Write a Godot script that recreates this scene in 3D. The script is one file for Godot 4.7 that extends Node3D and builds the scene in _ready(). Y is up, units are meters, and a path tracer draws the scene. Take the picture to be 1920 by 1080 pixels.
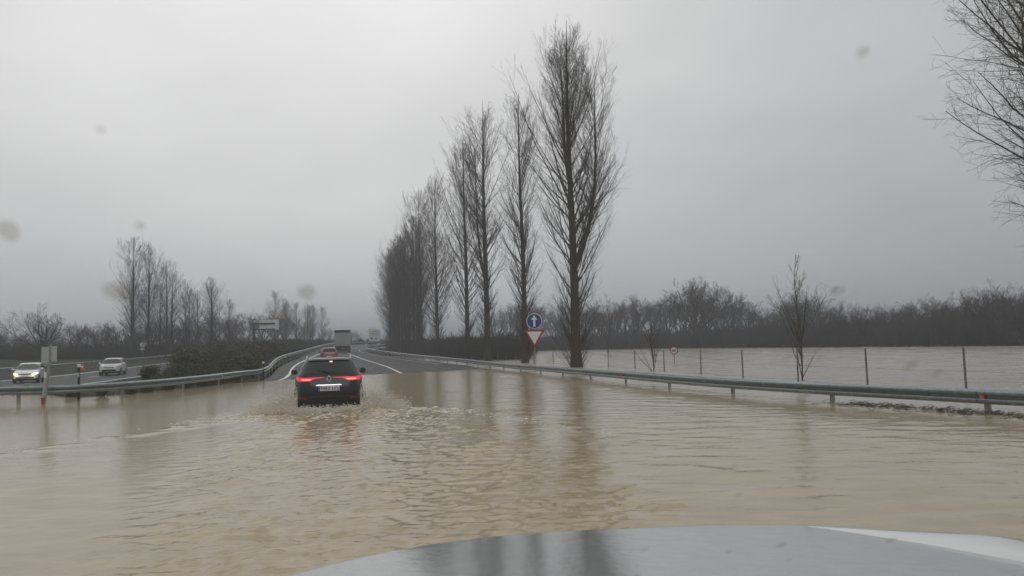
extends Node3D
# A flooded road under an overcast sky, seen over the bonnet of a car. y is up, the camera looks along -z, metres.

var taken := {}
var N := FastNoiseLite.new()
var M := {}

# ---------------------------------------------------------------- geometry helpers
class Geo:
	var v := PackedVector3Array()
	var n := PackedVector3Array()
	var c := PackedColorArray()
	var uv := PackedVector2Array()
	var ix := PackedInt32Array()
	var tint := Color.WHITE
	var tinted := false
	func pt(p: Vector3, nn: Vector3) -> int:
		v.append(p); n.append(nn)
		c.append(tint)
		uv.append(Vector2(p.x, p.z))
		return v.size() - 1
	func face(a: int, b: int, d: int) -> void:
		var f := (v[b] - v[a]).cross(v[d] - v[a])
		if f.dot(n[a] + n[b] + n[d]) > 0.0:
			ix.append(a); ix.append(d); ix.append(b)
		else:
			ix.append(a); ix.append(b); ix.append(d)
	func tri(a: Vector3, b: Vector3, d: Vector3, hint: Vector3) -> void:
		var f := (b - a).cross(d - a).normalized()
		if f.dot(hint) < 0.0: f = -f
		var i := pt(a, f); pt(b, f); pt(d, f)
		face(i, i + 1, i + 2)
	func quad(a: Vector3, b: Vector3, d: Vector3, e: Vector3, hint: Vector3) -> void:
		var f := (b - a).cross(d - a)
		if f.length() < 1e-9: f = (d - a).cross(e - a)
		f = f.normalized()
		if f.dot(hint) < 0.0: f = -f
		var i := pt(a, f); pt(b, f); pt(d, f); pt(e, f)
		face(i, i + 1, i + 2); face(i, i + 2, i + 3)
	func box(t: Transform3D, s: Vector3, bev := 0.0) -> void:
		# a box with chamfered edges
		var h := s / 2.0
		var b := minf(bev, minf(h.x, minf(h.y, h.z)) * 0.9)
		for ax in 3:
			for sg in [-1.0, 1.0]:
				var nn := Vector3.ZERO; nn[ax] = sg
				var a1 := (ax + 1) % 3
				var a2 := (ax + 2) % 3
				var q := []
				for k in [[-1, -1], [1, -1], [1, 1], [-1, 1]]:
					var p := Vector3.ZERO
					p[ax] = sg * h[ax]; p[a1] = k[0] * (h[a1] - b); p[a2] = k[1] * (h[a2] - b)
					q.append(t * p)
				quad(q[0], q[1], q[2], q[3], t.basis * nn)
		if b > 0.0:
			for ax in 3:
				var a1 := (ax + 1) % 3
				var a2 := (ax + 2) % 3
				for s1 in [-1.0, 1.0]:
					for s2 in [-1.0, 1.0]:
						var q := []
						for k in [[-1, 0], [1, 0], [1, 1], [-1, 1]]:
							var p := Vector3.ZERO
							p[ax] = k[0] * (h[ax] - b)
							p[a1] = s1 * (h[a1] - (b if k[1] == 0 else 0.0))
							p[a2] = s2 * (h[a2] - (0.0 if k[1] == 0 else b))
							q.append(t * p)
						var nn := Vector3.ZERO; nn[a1] = s1; nn[a2] = s2
						quad(q[0], q[1], q[2], q[3], t.basis * nn)
	func grid(P: Array, close := false, out := Vector3.INF, hint := Vector3.ZERO) -> void:
		# P: rows of points; normals smooth; turned away from the point `out`, or along `hint`
		var R := P.size()
		var C: int = P[0].size()
		var base := v.size()
		var nn := PackedVector3Array()
		var bal := 0.0
		for i in R:
			for j in C:
				var i0 := maxi(i - 1, 0)
				var i1 := mini(i + 1, R - 1)
				var j0 := (j - 1 + C) % C if close else maxi(j - 1, 0)
				var j1 := (j + 1) % C if close else mini(j + 1, C - 1)
				var f: Vector3 = (P[i1][j] - P[i0][j]).cross(P[i][j1] - P[i][j0])
				f = f.normalized() if f.length() > 1e-12 else Vector3.UP
				nn.append(f)
				bal += f.dot(P[i][j] - out) if out != Vector3.INF else f.dot(hint)
		var sg := 1.0 if bal >= 0.0 else -1.0
		for i in R:
			for j in C:
				pt(P[i][j], nn[i * C + j] * sg)
		for i in R - 1:
			for j in (C if close else C - 1):
				var a := base + i * C + j
				var b := base + i * C + (j + 1) % C
				var d := base + (i + 1) * C + (j + 1) % C
				var e := base + (i + 1) * C + j
				face(a, b, d); face(a, d, e)
	func tube(pts: PackedVector3Array, rad: PackedFloat32Array, sides: int, capped := false) -> void:
		var base := v.size()
		var m := pts.size()
		var t0 := (pts[1] - pts[0]).normalized()
		var side := t0.cross(Vector3(0.31, 0.17, 0.93)).normalized()
		for i in m:
			var tg: Vector3 = (pts[mini(i + 1, m - 1)] - pts[maxi(i - 1, 0)]).normalized()
			side = (side - tg * side.dot(tg)).normalized()
			var up := tg.cross(side)
			for k in sides:
				var a := TAU * k / sides
				var o := side * cos(a) + up * sin(a)
				v.append(pts[i] + o * rad[i]); n.append(o); c.append(tint); uv.append(Vector2(float(k) / sides, i))
		for i in m - 1:
			for k in sides:
				var a := base + i * sides + k
				var b := base + i * sides + (k + 1) % sides
				ix.append(a); ix.append(b + sides); ix.append(b)
				ix.append(a); ix.append(a + sides); ix.append(b + sides)
		if capped:
			for e in [0, m - 1]:
				var q := (pts[0] - pts[1]).normalized() if e == 0 else (pts[m - 1] - pts[m - 2]).normalized()
				var ci := pt(pts[e], q)
				for k in sides:
					pt(v[base + e * sides + k], q)
				for k in sides:
					face(ci, ci + 1 + k, ci + 1 + (k + 1) % sides)
	func rod(a: Vector3, b: Vector3, r: float, sides := 8, capped := true) -> void:
		tube(PackedVector3Array([a, b]), PackedFloat32Array([r, r]), sides, capped)
	func lathe(t: Transform3D, prof: Array, seg: int) -> void:
		# prof: [radius, along] about the local y axis
		var P := []
		for q in prof:
			var row := PackedVector3Array()
			for k in seg:
				var a := TAU * k / seg
				row.append(t * Vector3(cos(a) * q[0], q[1], sin(a) * q[0]))
			P.append(row)
		var mid := Vector3.ZERO
		for q in prof: mid.y += q[1] / prof.size()
		grid(P, true, t * mid)
	func slab(t: Transform3D, poly: PackedVector2Array, depth: float) -> void:
		# poly in local xy, front face at z = 0 turned to +z, back at -depth
		var tr := Geometry2D.triangulate_polygon(poly)
		for k in range(0, tr.size(), 3):
			for e in [0, 1]:
				var z := 0.0 if e == 0 else -depth
				tri(t * Vector3(poly[tr[k]].x, poly[tr[k]].y, z), t * Vector3(poly[tr[k + 1]].x, poly[tr[k + 1]].y, z), t * Vector3(poly[tr[k + 2]].x, poly[tr[k + 2]].y, z), t.basis * Vector3(0, 0, 1 if e == 0 else -1))
		var mid := Vector2.ZERO
		for p in poly: mid += p / poly.size()
		for k in poly.size():
			var a := poly[k]
			var b := poly[(k + 1) % poly.size()]
			var o := (a + b) / 2.0 - mid
			quad(t * Vector3(a.x, a.y, 0), t * Vector3(b.x, b.y, 0), t * Vector3(b.x, b.y, -depth), t * Vector3(a.x, a.y, -depth), t.basis * Vector3(o.x, o.y, 0))
	func mesh() -> ArrayMesh:
		var arr := []
		arr.resize(Mesh.ARRAY_MAX)
		arr[Mesh.ARRAY_VERTEX] = v; arr[Mesh.ARRAY_NORMAL] = n; arr[Mesh.ARRAY_INDEX] = ix
		if tinted: arr[Mesh.ARRAY_COLOR] = c
		arr[Mesh.ARRAY_TEX_UV] = uv
		var m := ArrayMesh.new()
		m.add_surface_from_arrays(Mesh.PRIMITIVE_TRIANGLES, arr)
		return m

func numbered(called: String) -> String:
	var k: int = taken.get(called, 0)
	taken[called] = k + 1
	return called if k == 0 else "%s_%03d" % [called, k]

func put(g, called: String, m: Material, parent: Node = null) -> MeshInstance3D:
	var o := MeshInstance3D.new()
	o.mesh = g.mesh() if g is Geo else g
	o.material_override = m
	if parent == null:
		o.name = numbered(called); add_child(o)
	else:
		o.name = called; parent.add_child(o, true)
	return o

func tag(o: Node, label: String, category: String, group := "") -> Node:
	o.set_meta("label", label); o.set_meta("category", category)
	if group: o.set_meta("group", group)
	return o

func struct(g, called: String, m: Material) -> MeshInstance3D:
	var o := put(g, called, m)
	o.set_meta("kind", "structure")
	return o

func thing(called: String, label: String, category: String, at := Vector3.ZERO, turn := 0.0, group := "") -> Node3D:
	var o := Node3D.new()
	o.name = numbered(called); add_child(o)
	o.position = at; o.rotation.y = turn
	tag(o, label, category, group)
	return o

func dup(root: Node3D, at: Vector3, turn := 0.0, scl := Vector3.ONE, label := "", group := "") -> Node3D:
	var r: Node3D = root.duplicate()
	r.name = numbered(str(root.name).rstrip("0123456789").rstrip("_")); add_child(r)
	r.position = at; r.rotation.y = turn; r.scale = scl
	if label: r.set_meta("label", label)
	if group: r.set_meta("group", group)
	return r

func lin(r: float, g: float, b: float, a := 1.0) -> Color:
	var c := Color(r, g, b).linear_to_srgb()
	c.a = a
	return c

func mat(called: String, c: Color, rough := 0.8, metal := 0.0) -> StandardMaterial3D:
	var m := StandardMaterial3D.new()
	m.resource_name = called
	m.albedo_color = c; m.roughness = rough; m.metallic = metal
	M[called] = m
	return m

func noise_tex(size: int, freq: float, oct: int, sd: int, normal := false, strength := 4.0, ramp: Gradient = null, kind := FastNoiseLite.TYPE_SIMPLEX_SMOOTH) -> NoiseTexture2D:
	var f := FastNoiseLite.new()
	f.noise_type = kind; f.frequency = freq; f.seed = sd
	f.fractal_octaves = oct; f.fractal_type = FastNoiseLite.FRACTAL_FBM
	var t := NoiseTexture2D.new()
	t.width = size; t.height = size; t.seamless = true; t.noise = f; t.generate_mipmaps = false
	if normal:
		t.as_normal_map = true; t.bump_strength = strength
	if ramp: t.color_ramp = ramp
	return t

func ramp2(a: Color, b: Color, p := 0.25, q := 0.75) -> Gradient:
	var g := Gradient.new()
	g.offsets = PackedFloat32Array([p, q]); g.colors = PackedColorArray([a, b])
	return g

func smooth_path(pts: Array, step: float) -> Array:
	# Catmull-Rom through rows of numbers, resampled to even steps along (x, second) of each row
	var dense := []
	for i in pts.size() - 1:
		var p0: Array = pts[maxi(i - 1, 0)]
		var p1: Array = pts[i]
		var p2: Array = pts[i + 1]
		var p3: Array = pts[mini(i + 2, pts.size() - 1)]
		for k in 16:
			var t := k / 16.0
			var row := []
			for j in p1.size():
				row.append(0.5 * (2.0 * p1[j] + (p2[j] - p0[j]) * t + (2.0 * p0[j] - 5.0 * p1[j] + 4.0 * p2[j] - p3[j]) * t * t + (3.0 * p1[j] - p0[j] - 3.0 * p2[j] + p3[j]) * t * t * t))
			dense.append(row)
	dense.append(pts[-1].duplicate())
	if step <= 0.0: return dense
	var out := [dense[0]]
	var left := step
	for i in range(1, dense.size()):
		var a: Array = dense[i - 1]
		var b: Array = dense[i]
		var L := Vector2(a[0], a[1]).distance_to(Vector2(b[0], b[1]))
		var s := 0.0
		while L - s >= left:
			s += left
			left = step
			var row := []
			for j in a.size(): row.append(lerpf(a[j], b[j], s / L))
			out.append(row)
		left -= L - s
	return out

func look_up(tbl: Array, x: float) -> float:
	if x <= tbl[0][0]: return tbl[0][1]
	for i in range(1, tbl.size()):
		if x <= tbl[i][0]:
			return lerpf(tbl[i - 1][1], tbl[i][1], (x - tbl[i - 1][0]) / (tbl[i][0] - tbl[i - 1][0]))
	return tbl[-1][1]

# ---------------------------------------------------------------- light and camera
func set_stage() -> void:
	var cam := Camera3D.new()
	cam.name = "camera"
	add_child(cam)
	cam.position = Vector3(0, 1.72, 0)
	cam.rotation_degrees = Vector3(4.23, 0, -1.5)
	cam.fov = 41.64
	cam.near = 0.05; cam.far = 6000.0
	cam.current = true
	# a small lens focused far away: drops on the windscreen stay out of focus
	var at := CameraAttributesPhysical.new()
	at.frustum_focal_length = 31.56
	at.frustum_focus_distance = 40.0
	at.exposure_aperture = 14.0
	cam.attributes = at
	cam.fov = 41.64
	var sun := DirectionalLight3D.new()
	sun.name = "sun"
	add_child(sun)
	sun.rotation_degrees = Vector3(-50, 20, 0)
	sun.light_energy = 0.18; sun.light_angular_distance = 40.0; sun.light_color = Color(1.0, 0.98, 0.95)
	sun.shadow_enabled = true
	var img := Image.create(512, 256, false, Image.FORMAT_RGBF)
	var cl := FastNoiseLite.new()
	cl.seed = 11; cl.frequency = 1.1; cl.fractal_octaves = 5; cl.noise_type = FastNoiseLite.TYPE_SIMPLEX_SMOOTH
	var glow := Vector3(sin(deg_to_rad(-19)) * cos(deg_to_rad(36)), sin(deg_to_rad(36)), -cos(deg_to_rad(-19)) * cos(deg_to_rad(36)))
	for y in 256:
		var el := PI / 2 - (y + 0.5) / 256.0 * PI
		for x in 512:
			var az := (x + 0.5) / 512.0 * TAU
			var d := Vector3(sin(az) * cos(el), sin(el), -cos(az) * cos(el))
			var s := rad_to_deg(acos(clampf(d.dot(glow), -1, 1)))
			var L := 0.405 + 0.54 * exp(-pow(s / 37.0, 2.0)) + 0.10 * pow(maxf(d.y, 0.0), 1.5)
			var q := Vector3(d.x, d.y * 2.6, d.z) * 1.6
			L *= 1.0 + 0.10 * cl.get_noise_3dv(q) + 0.05 * cl.get_noise_3dv(q * 3.1)
			var blue := clampf((0.75 - L) * 0.12, 0.0, 0.07)
			img.set_pixel(x, y, Color(L * (1.0 - blue), L * (1.0 - blue * 0.35), L * (1.0 + blue * 0.35)))
	var sm := PanoramaSkyMaterial.new()
	sm.panorama = ImageTexture.create_from_image(img)
	var sky := Sky.new()
	sky.sky_material = sm
	var env := Environment.new()
	env.background_mode = Environment.BG_SKY
	env.sky = sky
	env.tonemap_mode = Environment.TONE_MAPPER_LINEAR
	env.tonemap_exposure = 1.0
	env.sdfgi_enabled = true; env.ssao_enabled = true; env.ssil_enabled = true
	env.volumetric_fog_enabled = true; env.volumetric_fog_density = 0.0
	env.fog_enabled = true
	env.fog_density = 0.0017
	env.fog_light_color = Color(0.80, 0.82, 0.85)
	var we := WorldEnvironment.new()
	we.name = "environment"
	we.environment = env
	add_child(we)

# ---------------------------------------------------------------- materials
func set_materials() -> void:
	var m := mat("water", Color.WHITE, 0.13)
	m.vertex_color_use_as_albedo = true
	m.normal_enabled = true
	m.normal_texture = noise_tex(1024, 0.012, 5, 3, true, 2.2)
	m.normal_scale = 0.34
	m.metallic_specular = 0.36
	m.albedo_texture = noise_tex(512, 0.01, 5, 4, false, 0, ramp2(lin(0.36, 0.292, 0.178), lin(0.44, 0.357, 0.235), 0.2, 0.8))
	m.uv1_triplanar = true; m.uv1_world_triplanar = true
	m.uv1_scale = Vector3(0.16, 0.2, 0.33)
	# open water behind the rail, roughened by the wind
	m = mat("field_water", Color.WHITE, 0.36)
	m.roughness_texture = noise_tex(512, 0.008, 4, 6, false, 0, ramp2(Color(0.45, 0.45, 0.45), Color(1, 1, 1), 0.3, 0.7))
	m.vertex_color_use_as_albedo = true
	m.normal_enabled = true
	m.normal_texture = M.water.normal_texture
	m.normal_scale = 1.0
	m.uv1_triplanar = true; m.uv1_world_triplanar = true
	m.uv1_scale = Vector3(0.05, 0.2, 0.16)
	m = mat("asphalt", Color.WHITE, 0.32)
	m.albedo_texture = noise_tex(1024, 0.02, 5, 5, false, 0, ramp2(lin(0.052, 0.053, 0.057), lin(0.09, 0.09, 0.095)))
	m.roughness_texture = noise_tex(512, 0.012, 4, 8, false, 0, ramp2(Color(0.55, 0.55, 0.55), Color(1, 1, 1)))
	m.roughness = 0.8; m.metallic_specular = 0.3
	m.normal_enabled = true; m.normal_texture = noise_tex(512, 0.2, 3, 9, true, 3.0); m.normal_scale = 0.35
	m.uv1_triplanar = true; m.uv1_world_triplanar = true; m.uv1_scale = Vector3(0.22, 0.22, 0.22)
	m = mat("line_paint", Color.WHITE, 0.4)
	m.albedo_texture = noise_tex(512, 0.05, 5, 15, false, 0, ramp2(lin(0.5, 0.5, 0.49), lin(0.8, 0.8, 0.78), 0.2, 0.55))
	m.uv1_triplanar = true; m.uv1_world_triplanar = true; m.uv1_scale = Vector3(0.6, 0.6, 0.6)
	m = mat("soil", Color.WHITE, 0.95)
	m.albedo_texture = noise_tex(1024, 0.015, 6, 21, false, 0, ramp2(lin(0.035, 0.038, 0.02), lin(0.085, 0.075, 0.045)))
	m.normal_enabled = true; m.normal_texture = noise_tex(512, 0.05, 5, 22, true, 8.0)
	m.uv1_triplanar = true; m.uv1_world_triplanar = true; m.uv1_scale = Vector3(0.2, 0.2, 0.2)
	m = mat("turf", Color.WHITE, 0.95)
	m.albedo_texture = noise_tex(1024, 0.02, 6, 31, false, 0, ramp2(lin(0.022, 0.03, 0.012), lin(0.06, 0.06, 0.03)))
	m.normal_enabled = true; m.normal_texture = noise_tex(512, 0.08, 5, 32, true, 8.0)
	m.uv1_triplanar = true; m.uv1_world_triplanar = true; m.uv1_scale = Vector3(0.25, 0.25, 0.25)
	m = mat("bark", Color.WHITE, 0.9)
	m.albedo_texture = noise_tex(512, 0.03, 5, 41, false, 0, ramp2(lin(0.028, 0.026, 0.022), lin(0.085, 0.078, 0.065)))
	m.normal_enabled = true; m.normal_texture = noise_tex(512, 0.04, 5, 42, true, 10.0)
	m.uv1_triplanar = true; m.uv1_scale = Vector3(1.6, 0.35, 1.6)
	mat("twig", lin(0.06, 0.053, 0.045), 0.85)
	mat("twig_brown", lin(0.066, 0.046, 0.037), 0.85)
	mat("thicket_twig", lin(0.052, 0.048, 0.042), 0.9)
	m = mat("leaf", Color.WHITE, 0.55)
	m.vertex_color_use_as_albedo = true
	m.backlight_enabled = true; m.backlight = Color(0.12, 0.14, 0.06)
	m = mat("reed", Color.WHITE, 0.8)
	m.vertex_color_use_as_albedo = true
	m = mat("galvanised", Color.WHITE, 0.24, 0.6)
	m.albedo_texture = noise_tex(512, 0.03, 5, 51, false, 0, ramp2(lin(0.17, 0.20, 0.215), lin(0.29, 0.32, 0.33)))
	m.uv1_triplanar = true; m.uv1_world_triplanar = true; m.uv1_scale = Vector3(0.5, 0.5, 0.5)
	m = mat("galvanised_post", Color.WHITE, 0.55, 0.15)
	m.albedo_texture = noise_tex(256, 0.04, 5, 52, false, 0, ramp2(lin(0.20, 0.21, 0.21), lin(0.34, 0.35, 0.35)))
	m.uv1_triplanar = true; m.uv1_world_triplanar = true
	mat("sign_grey", lin(0.36, 0.39, 0.41), 0.45, 0.1)
	mat("sign_white", lin(0.72, 0.72, 0.72), 0.4)
	mat("sign_red", lin(0.36, 0.02, 0.025), 0.4)
	mat("sign_blue", lin(0.008, 0.04, 0.2), 0.4)
	mat("sign_black", lin(0.02, 0.02, 0.02), 0.5)
	mat("orange", lin(0.62, 0.12, 0.03), 0.35)
	mat("cone_orange", lin(0.62, 0.07, 0.03), 0.5)
	m = mat("navy_paint", lin(0.006, 0.008, 0.018), 0.3)
	m.metallic_specular = 0.35
	m.clearcoat_enabled = true; m.clearcoat = 0.4; m.clearcoat_roughness = 0.06
	m = mat("white_paint", lin(0.72, 0.72, 0.7), 0.3)
	m.clearcoat_enabled = true; m.clearcoat = 0.8; m.clearcoat_roughness = 0.08
	m = mat("red_paint", lin(0.30, 0.04, 0.05), 0.3)
	m.clearcoat_enabled = true; m.clearcoat = 0.8; m.clearcoat_roughness = 0.08
	m = mat("silver_paint", Color.WHITE, 0.2, 0.55)
	m.albedo_texture = noise_tex(512, 0.02, 5, 61, false, 0, ramp2(lin(0.33, 0.36, 0.36), lin(0.37, 0.395, 0.39)))
	m.roughness = 0.15
	m.normal_enabled = true; m.normal_texture = noise_tex(512, 0.03, 4, 63, true, 2.0); m.normal_scale = 0.16
	m.uv1_triplanar = true; m.uv1_scale = Vector3(1.3, 1.3, 1.3)
	m.clearcoat_enabled = true; m.clearcoat = 0.7; m.clearcoat_roughness = 0.1
	m = mat("sky_lit_silver", lin(0.66, 0.68, 0.68), 0.18, 0.3)  # silver paint lightened for the wings: bright sky reflection put into the colour
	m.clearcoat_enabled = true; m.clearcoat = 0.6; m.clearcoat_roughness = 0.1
	m = mat("windscreen_glass", Color(0.97, 0.98, 0.98, 0.04), 0.02)
	m.transparency = BaseMaterial3D.TRANSPARENCY_ALPHA
	m.metallic_specular = 0.1
	m = mat("rain_water", Color(0.78, 0.79, 0.79, 0.2), 0.35)
	m.transparency = BaseMaterial3D.TRANSPARENCY_ALPHA
	mat("plastic", lin(0.018, 0.018, 0.019), 0.5)
	mat("car_glass", lin(0.02, 0.024, 0.026), 0.06)
	mat("rubber", lin(0.02, 0.02, 0.02), 0.8)
	mat("alloy", lin(0.35, 0.35, 0.36), 0.35, 0.8)
	mat("chrome", lin(0.75, 0.76, 0.78), 0.15, 1.0)
	mat("plate_white", lin(0.62, 0.63, 0.64), 0.4)
	mat("plate_blue", lin(0.02, 0.06, 0.3), 0.4)
	m = mat("lamp_red", lin(0.5, 0.01, 0.015), 0.15)
	m.emission_enabled = true; m.emission = lin(1.0, 0.03, 0.05); m.emission_energy_multiplier = 0.6
	m = mat("lamp_core", lin(0.8, 0.2, 0.2), 0.15)
	m.emission_enabled = true; m.emission = lin(1.0, 0.32, 0.28); m.emission_energy_multiplier = 1.1
	m = mat("brake_core", lin(0.9, 0.6, 0.5), 0.15)
	m.emission_enabled = true; m.emission = lin(1.0, 0.6, 0.5); m.emission_energy_multiplier = 1.6
	mat("lamp_red_off", lin(0.28, 0.012, 0.015), 0.15)
	mat("lamp_clear", lin(0.45, 0.46, 0.47), 0.12, 0.3)
	m = mat("headlamp_lit", lin(0.9, 0.9, 0.85), 0.1)
	m.emission_enabled = true; m.emission = lin(1.0, 0.97, 0.88); m.emission_energy_multiplier = 1.7
	m = mat("headlamp_warm", lin(0.9, 0.8, 0.5), 0.1)
	m.emission_enabled = true; m.emission = lin(1.0, 0.86, 0.5); m.emission_energy_multiplier = 1.1
	m = mat("tarpaulin", Color.WHITE, 0.5)
	m.albedo_texture = noise_tex(512, 0.02, 5, 71, false, 0, ramp2(lin(0.26, 0.27, 0.26), lin(0.38, 0.39, 0.38)))
	m.uv1_triplanar = true; m.uv1_scale = Vector3(0.4, 0.4, 0.4)
	mat("truck_dark", lin(0.012, 0.011, 0.012), 0.7)
	m = mat("foam", Color.WHITE, 0.5)
	m.vertex_color_use_as_albedo = true
	m = mat("droplet", lin(0.76, 0.71, 0.62), 0.3)
	mat("wire", lin(0.2, 0.2, 0.2), 0.5, 0.6)

# ---------------------------------------------------------------- the lie of the land
var LEFT_H := [[36, -0.2], [41, -0.1], [48, 0.02], [65, 0.42], [92, 0.95], [122, 1.55], [155, 2.15], [180, 2.4], [210, 2.5]]
# road edge stations: x left, d left, height left, x right, d right, height right
var ROAD := [
	[-14.6, 34.0, -0.25, 3.6, 34.0, -0.25], [-14.7, 41.0, -0.10, 1.7, 41.0, -0.16], [-15.5, 48.0, 0.02, -0.2, 48.0, -0.06],
	[-19.8, 65.0, 0.42, -4.9, 65.0, 0.06], [-25.3, 92.0, 0.95, -13.2, 92.0, 0.26], [-31.1, 122.0, 1.55, -22.2, 122.0, 0.66],
	[-36.0, 150.0, 2.15, -28.2, 146.0, 1.12], [-37.8, 166.0, 2.35, -28.6, 157.0, 1.4], [-36.0, 180.0, 2.5, -25.5, 166.0, 1.7],
	[-27.0, 191.0, 2.6, -15.0, 174.0, 2.0], [-8.0, 198.0, 2.6, 5.0, 180.0, 2.3], [40.0, 203.0, 2.6, 40.0, 184.0, 2.5]]
var OPP := [
	[-42.0, 40.0, -0.33, -26.5, 42.0, -0.33], [-44.8, 60.0, -0.33, -31.0, 60.0, -0.33], [-45.8, 74.0, -0.26, -33.6, 74.0, -0.26], [-46.2, 85.0, -0.03, -34.7, 85.0, -0.03],
	[-46.4, 103.0, 0.5, -35.7, 103.0, 0.5], [-47.0, 125.0, 1.1, -37.6, 125.0, 1.1], [-49.0, 150.0, 1.7, -40.2, 150.0, 1.7], [-50.0, 180.0, 2.1, -41.6, 180.0, 2.1], [-50.0, 230.0, 2.3, -41.0, 230.0, 2.3]]

func on_road(r: Array, f: float, up := 0.0) -> Vector3:
	return Vector3(lerpf(r[0], r[3], f), lerpf(r[2], r[5], f) + up, -lerpf(r[1], r[4], f))

func water_edge(d: float) -> float:
	# the flood lies to the right of this line
	return look_up([[31.0, -80.0], [34.0, -27.0], [37.0, -19.0], [40.0, -16.2], [44.0, -13.0], [50.0, -10.0], [60.0, -9.0], [92.0, -16.0], [122.0, -25.0], [150.0, -30.5], [170.0, -27.0], [185.0, -5.0], [190.0, 20.0], [420.0, 80.0], [1500.0, 400.0]], d)

func seg_dist(p: Vector2, a: Vector2, b: Vector2) -> Vector2:
	# distance from the line a-b, share along it
	var ab := b - a
	var t := clampf((p - a).dot(ab) / ab.length_squared(), 0.0, 1.0)
	return Vector2(p.distance_to(a + ab * t), t)

const CAR := Vector2(-5.16, 21.2)   # tail of the dark car: x, d
const CAR_TURN := 0.239

func wave(x: float, d: float) -> float:
	var xc := -1.0 - (d - 7.0) * 0.262
	var hw := 2.7 - (d - 7.0) * 0.045
	var wk := (1.0 - smoothstep(hw - 0.6, hw + 0.9, absf(x - xc + 0.35 * N.get_noise_2d(x * 0.5, d * 0.35)))) * (1.0 - smoothstep(20.0, 24.0, d))
	var rt := smoothstep(0.6, 3.0, x - xc - 1.2)
	var lf := 1.0 - smoothstep(-3.4, -1.6, x - xc)
	var h := 0.0014 * N.get_noise_2d(x * 1.7, d * 3.4) + 0.0012 * N.get_noise_2d(x * 3.7 + 40.0, d * 8.0)
	h *= 1.0 - 0.45 * lf
	var ph := (d * 0.93 + x * 0.36) * 5.2 + 2.6 * N.get_noise_2d(x * 0.35 + 9.0, d * 0.35)
	h += rt * (0.0045 * sin(ph) * (0.55 + 0.9 * N.get_noise_2d(x * 0.25 - 30.0, d * 0.3)) + 0.0055 * N.get_noise_2d(x * 0.9 + 13.0, d * 2.3))
	var a := N.get_noise_2d(x * 2.0 + 5.0, d * 3.4)
	var b := N.get_noise_2d(x * 4.6 - 11.0, d * 7.4)
	var gust := 0.75 + 0.6 * N.get_noise_2d(x * 0.45 + 90.0, d * 0.5)
	var c1 := N.get_noise_2d(x * 2.7 + 61.0 + 0.8 * a, d * 5.6)
	var c2 := N.get_noise_2d(x * 4.4 - 23.0, d * 9.5 + 0.7 * a)
	h += (wk + 0.3 * rt) * (0.040 * maxf(c1 - 0.36, 0.0) + 0.028 * maxf(c2 - 0.40, 0.0))
	h += wk * gust * 1.05 * (0.010 * (a - 0.4 * a * a) + 0.008 * (b - 0.4 * absf(b)) + 0.003 * N.get_noise_2d(x * 7.0, d * 11.0))
	# stronger chop on the right half of the wake
	var rw := exp(-pow((x - xc - 1.7) / 1.3, 2.0)) * (1.0 - smoothstep(17.0, 22.0, d))
	h += rw * gust * (0.022 * N.get_noise_2d(x * 1.3 + 71.0, d * 3.8) + 0.010 * N.get_noise_2d(x * 3.0 + 31.0, d * 7.2))
	# the bow waves trailing from the car
	var p := Vector2(x, d)
	var arms := [[Vector2(-6.1, 22.0), Vector2(-9.2, 13.0), 0.03], [Vector2(-9.2, 13.0), Vector2(-11.6, 5.0), 0.022], [Vector2(-4.1, 22.4), Vector2(-0.3, 19.3), 0.035], [Vector2(-0.3, 19.3), Vector2(2.0, 13.2), 0.018], [Vector2(2.0, 13.2), Vector2(3.4, 8.0), 0.018], [Vector2(-6.2, 20.5), Vector2(-3.7, 10.1), 0.022], [Vector2(-3.7, 10.1), Vector2(-3.0, 5.5), 0.018]]
	for r in arms:
		var q := seg_dist(p, r[0], r[1])
		if q.x < 1.2:
			h += r[2] * exp(-pow((q.x + 0.25 * N.get_noise_2d(x * 0.7, d * 0.7 + 20.0)) / 0.26, 2.0)) * maxf(0.45 + 0.9 * N.get_noise_2d(x * 1.2 + 3.0, d * 1.2), 0.0)
	# the hump thrown up round the tail of the car
	var cx := x - CAR.x
	var cz := CAR.y - d
	if absf(cx) < 3.2 and cz > -6.0 and cz < 4.0:
		var side := exp(-pow((absf(cx) - 1.25) / 0.42, 2.0)) * exp(-pow((cz + 0.7) / 1.3, 2.0))
		var back := exp(-pow(cx / 1.25, 2.0)) * exp(-pow((cz - 0.55) / 0.35, 2.0))
		var rag := 0.6 + 0.75 * N.get_noise_2d(x * 2.4, d * 2.4) + 0.5 * N.get_noise_2d(x * 6.5, d * 6.5)
		h += (0.17 * side + 0.07 * back) * maxf(rag, 0.1)
		h += 0.035 * exp(-pow(cx / 2.4, 2.0)) * exp(-pow((cz - 0.8) / 1.6, 2.0)) * (N.get_noise_2d(x * 3.4, d * 3.6) + 0.7 * N.get_noise_2d(x * 8.0, d * 9.0))
	var edge := (1.0 - smoothstep(28.0, 34.0, absf(x))) * (1.0 - smoothstep(46.0, 58.0, d))
	return h * edge

func steps(lo: float, hi: float, start: float, f: Callable) -> PackedFloat32Array:
	var out := PackedFloat32Array()
	var x := start
	while x < hi:
		out.append(x); x += f.call(x)
	out.append(hi)
	return out

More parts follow.
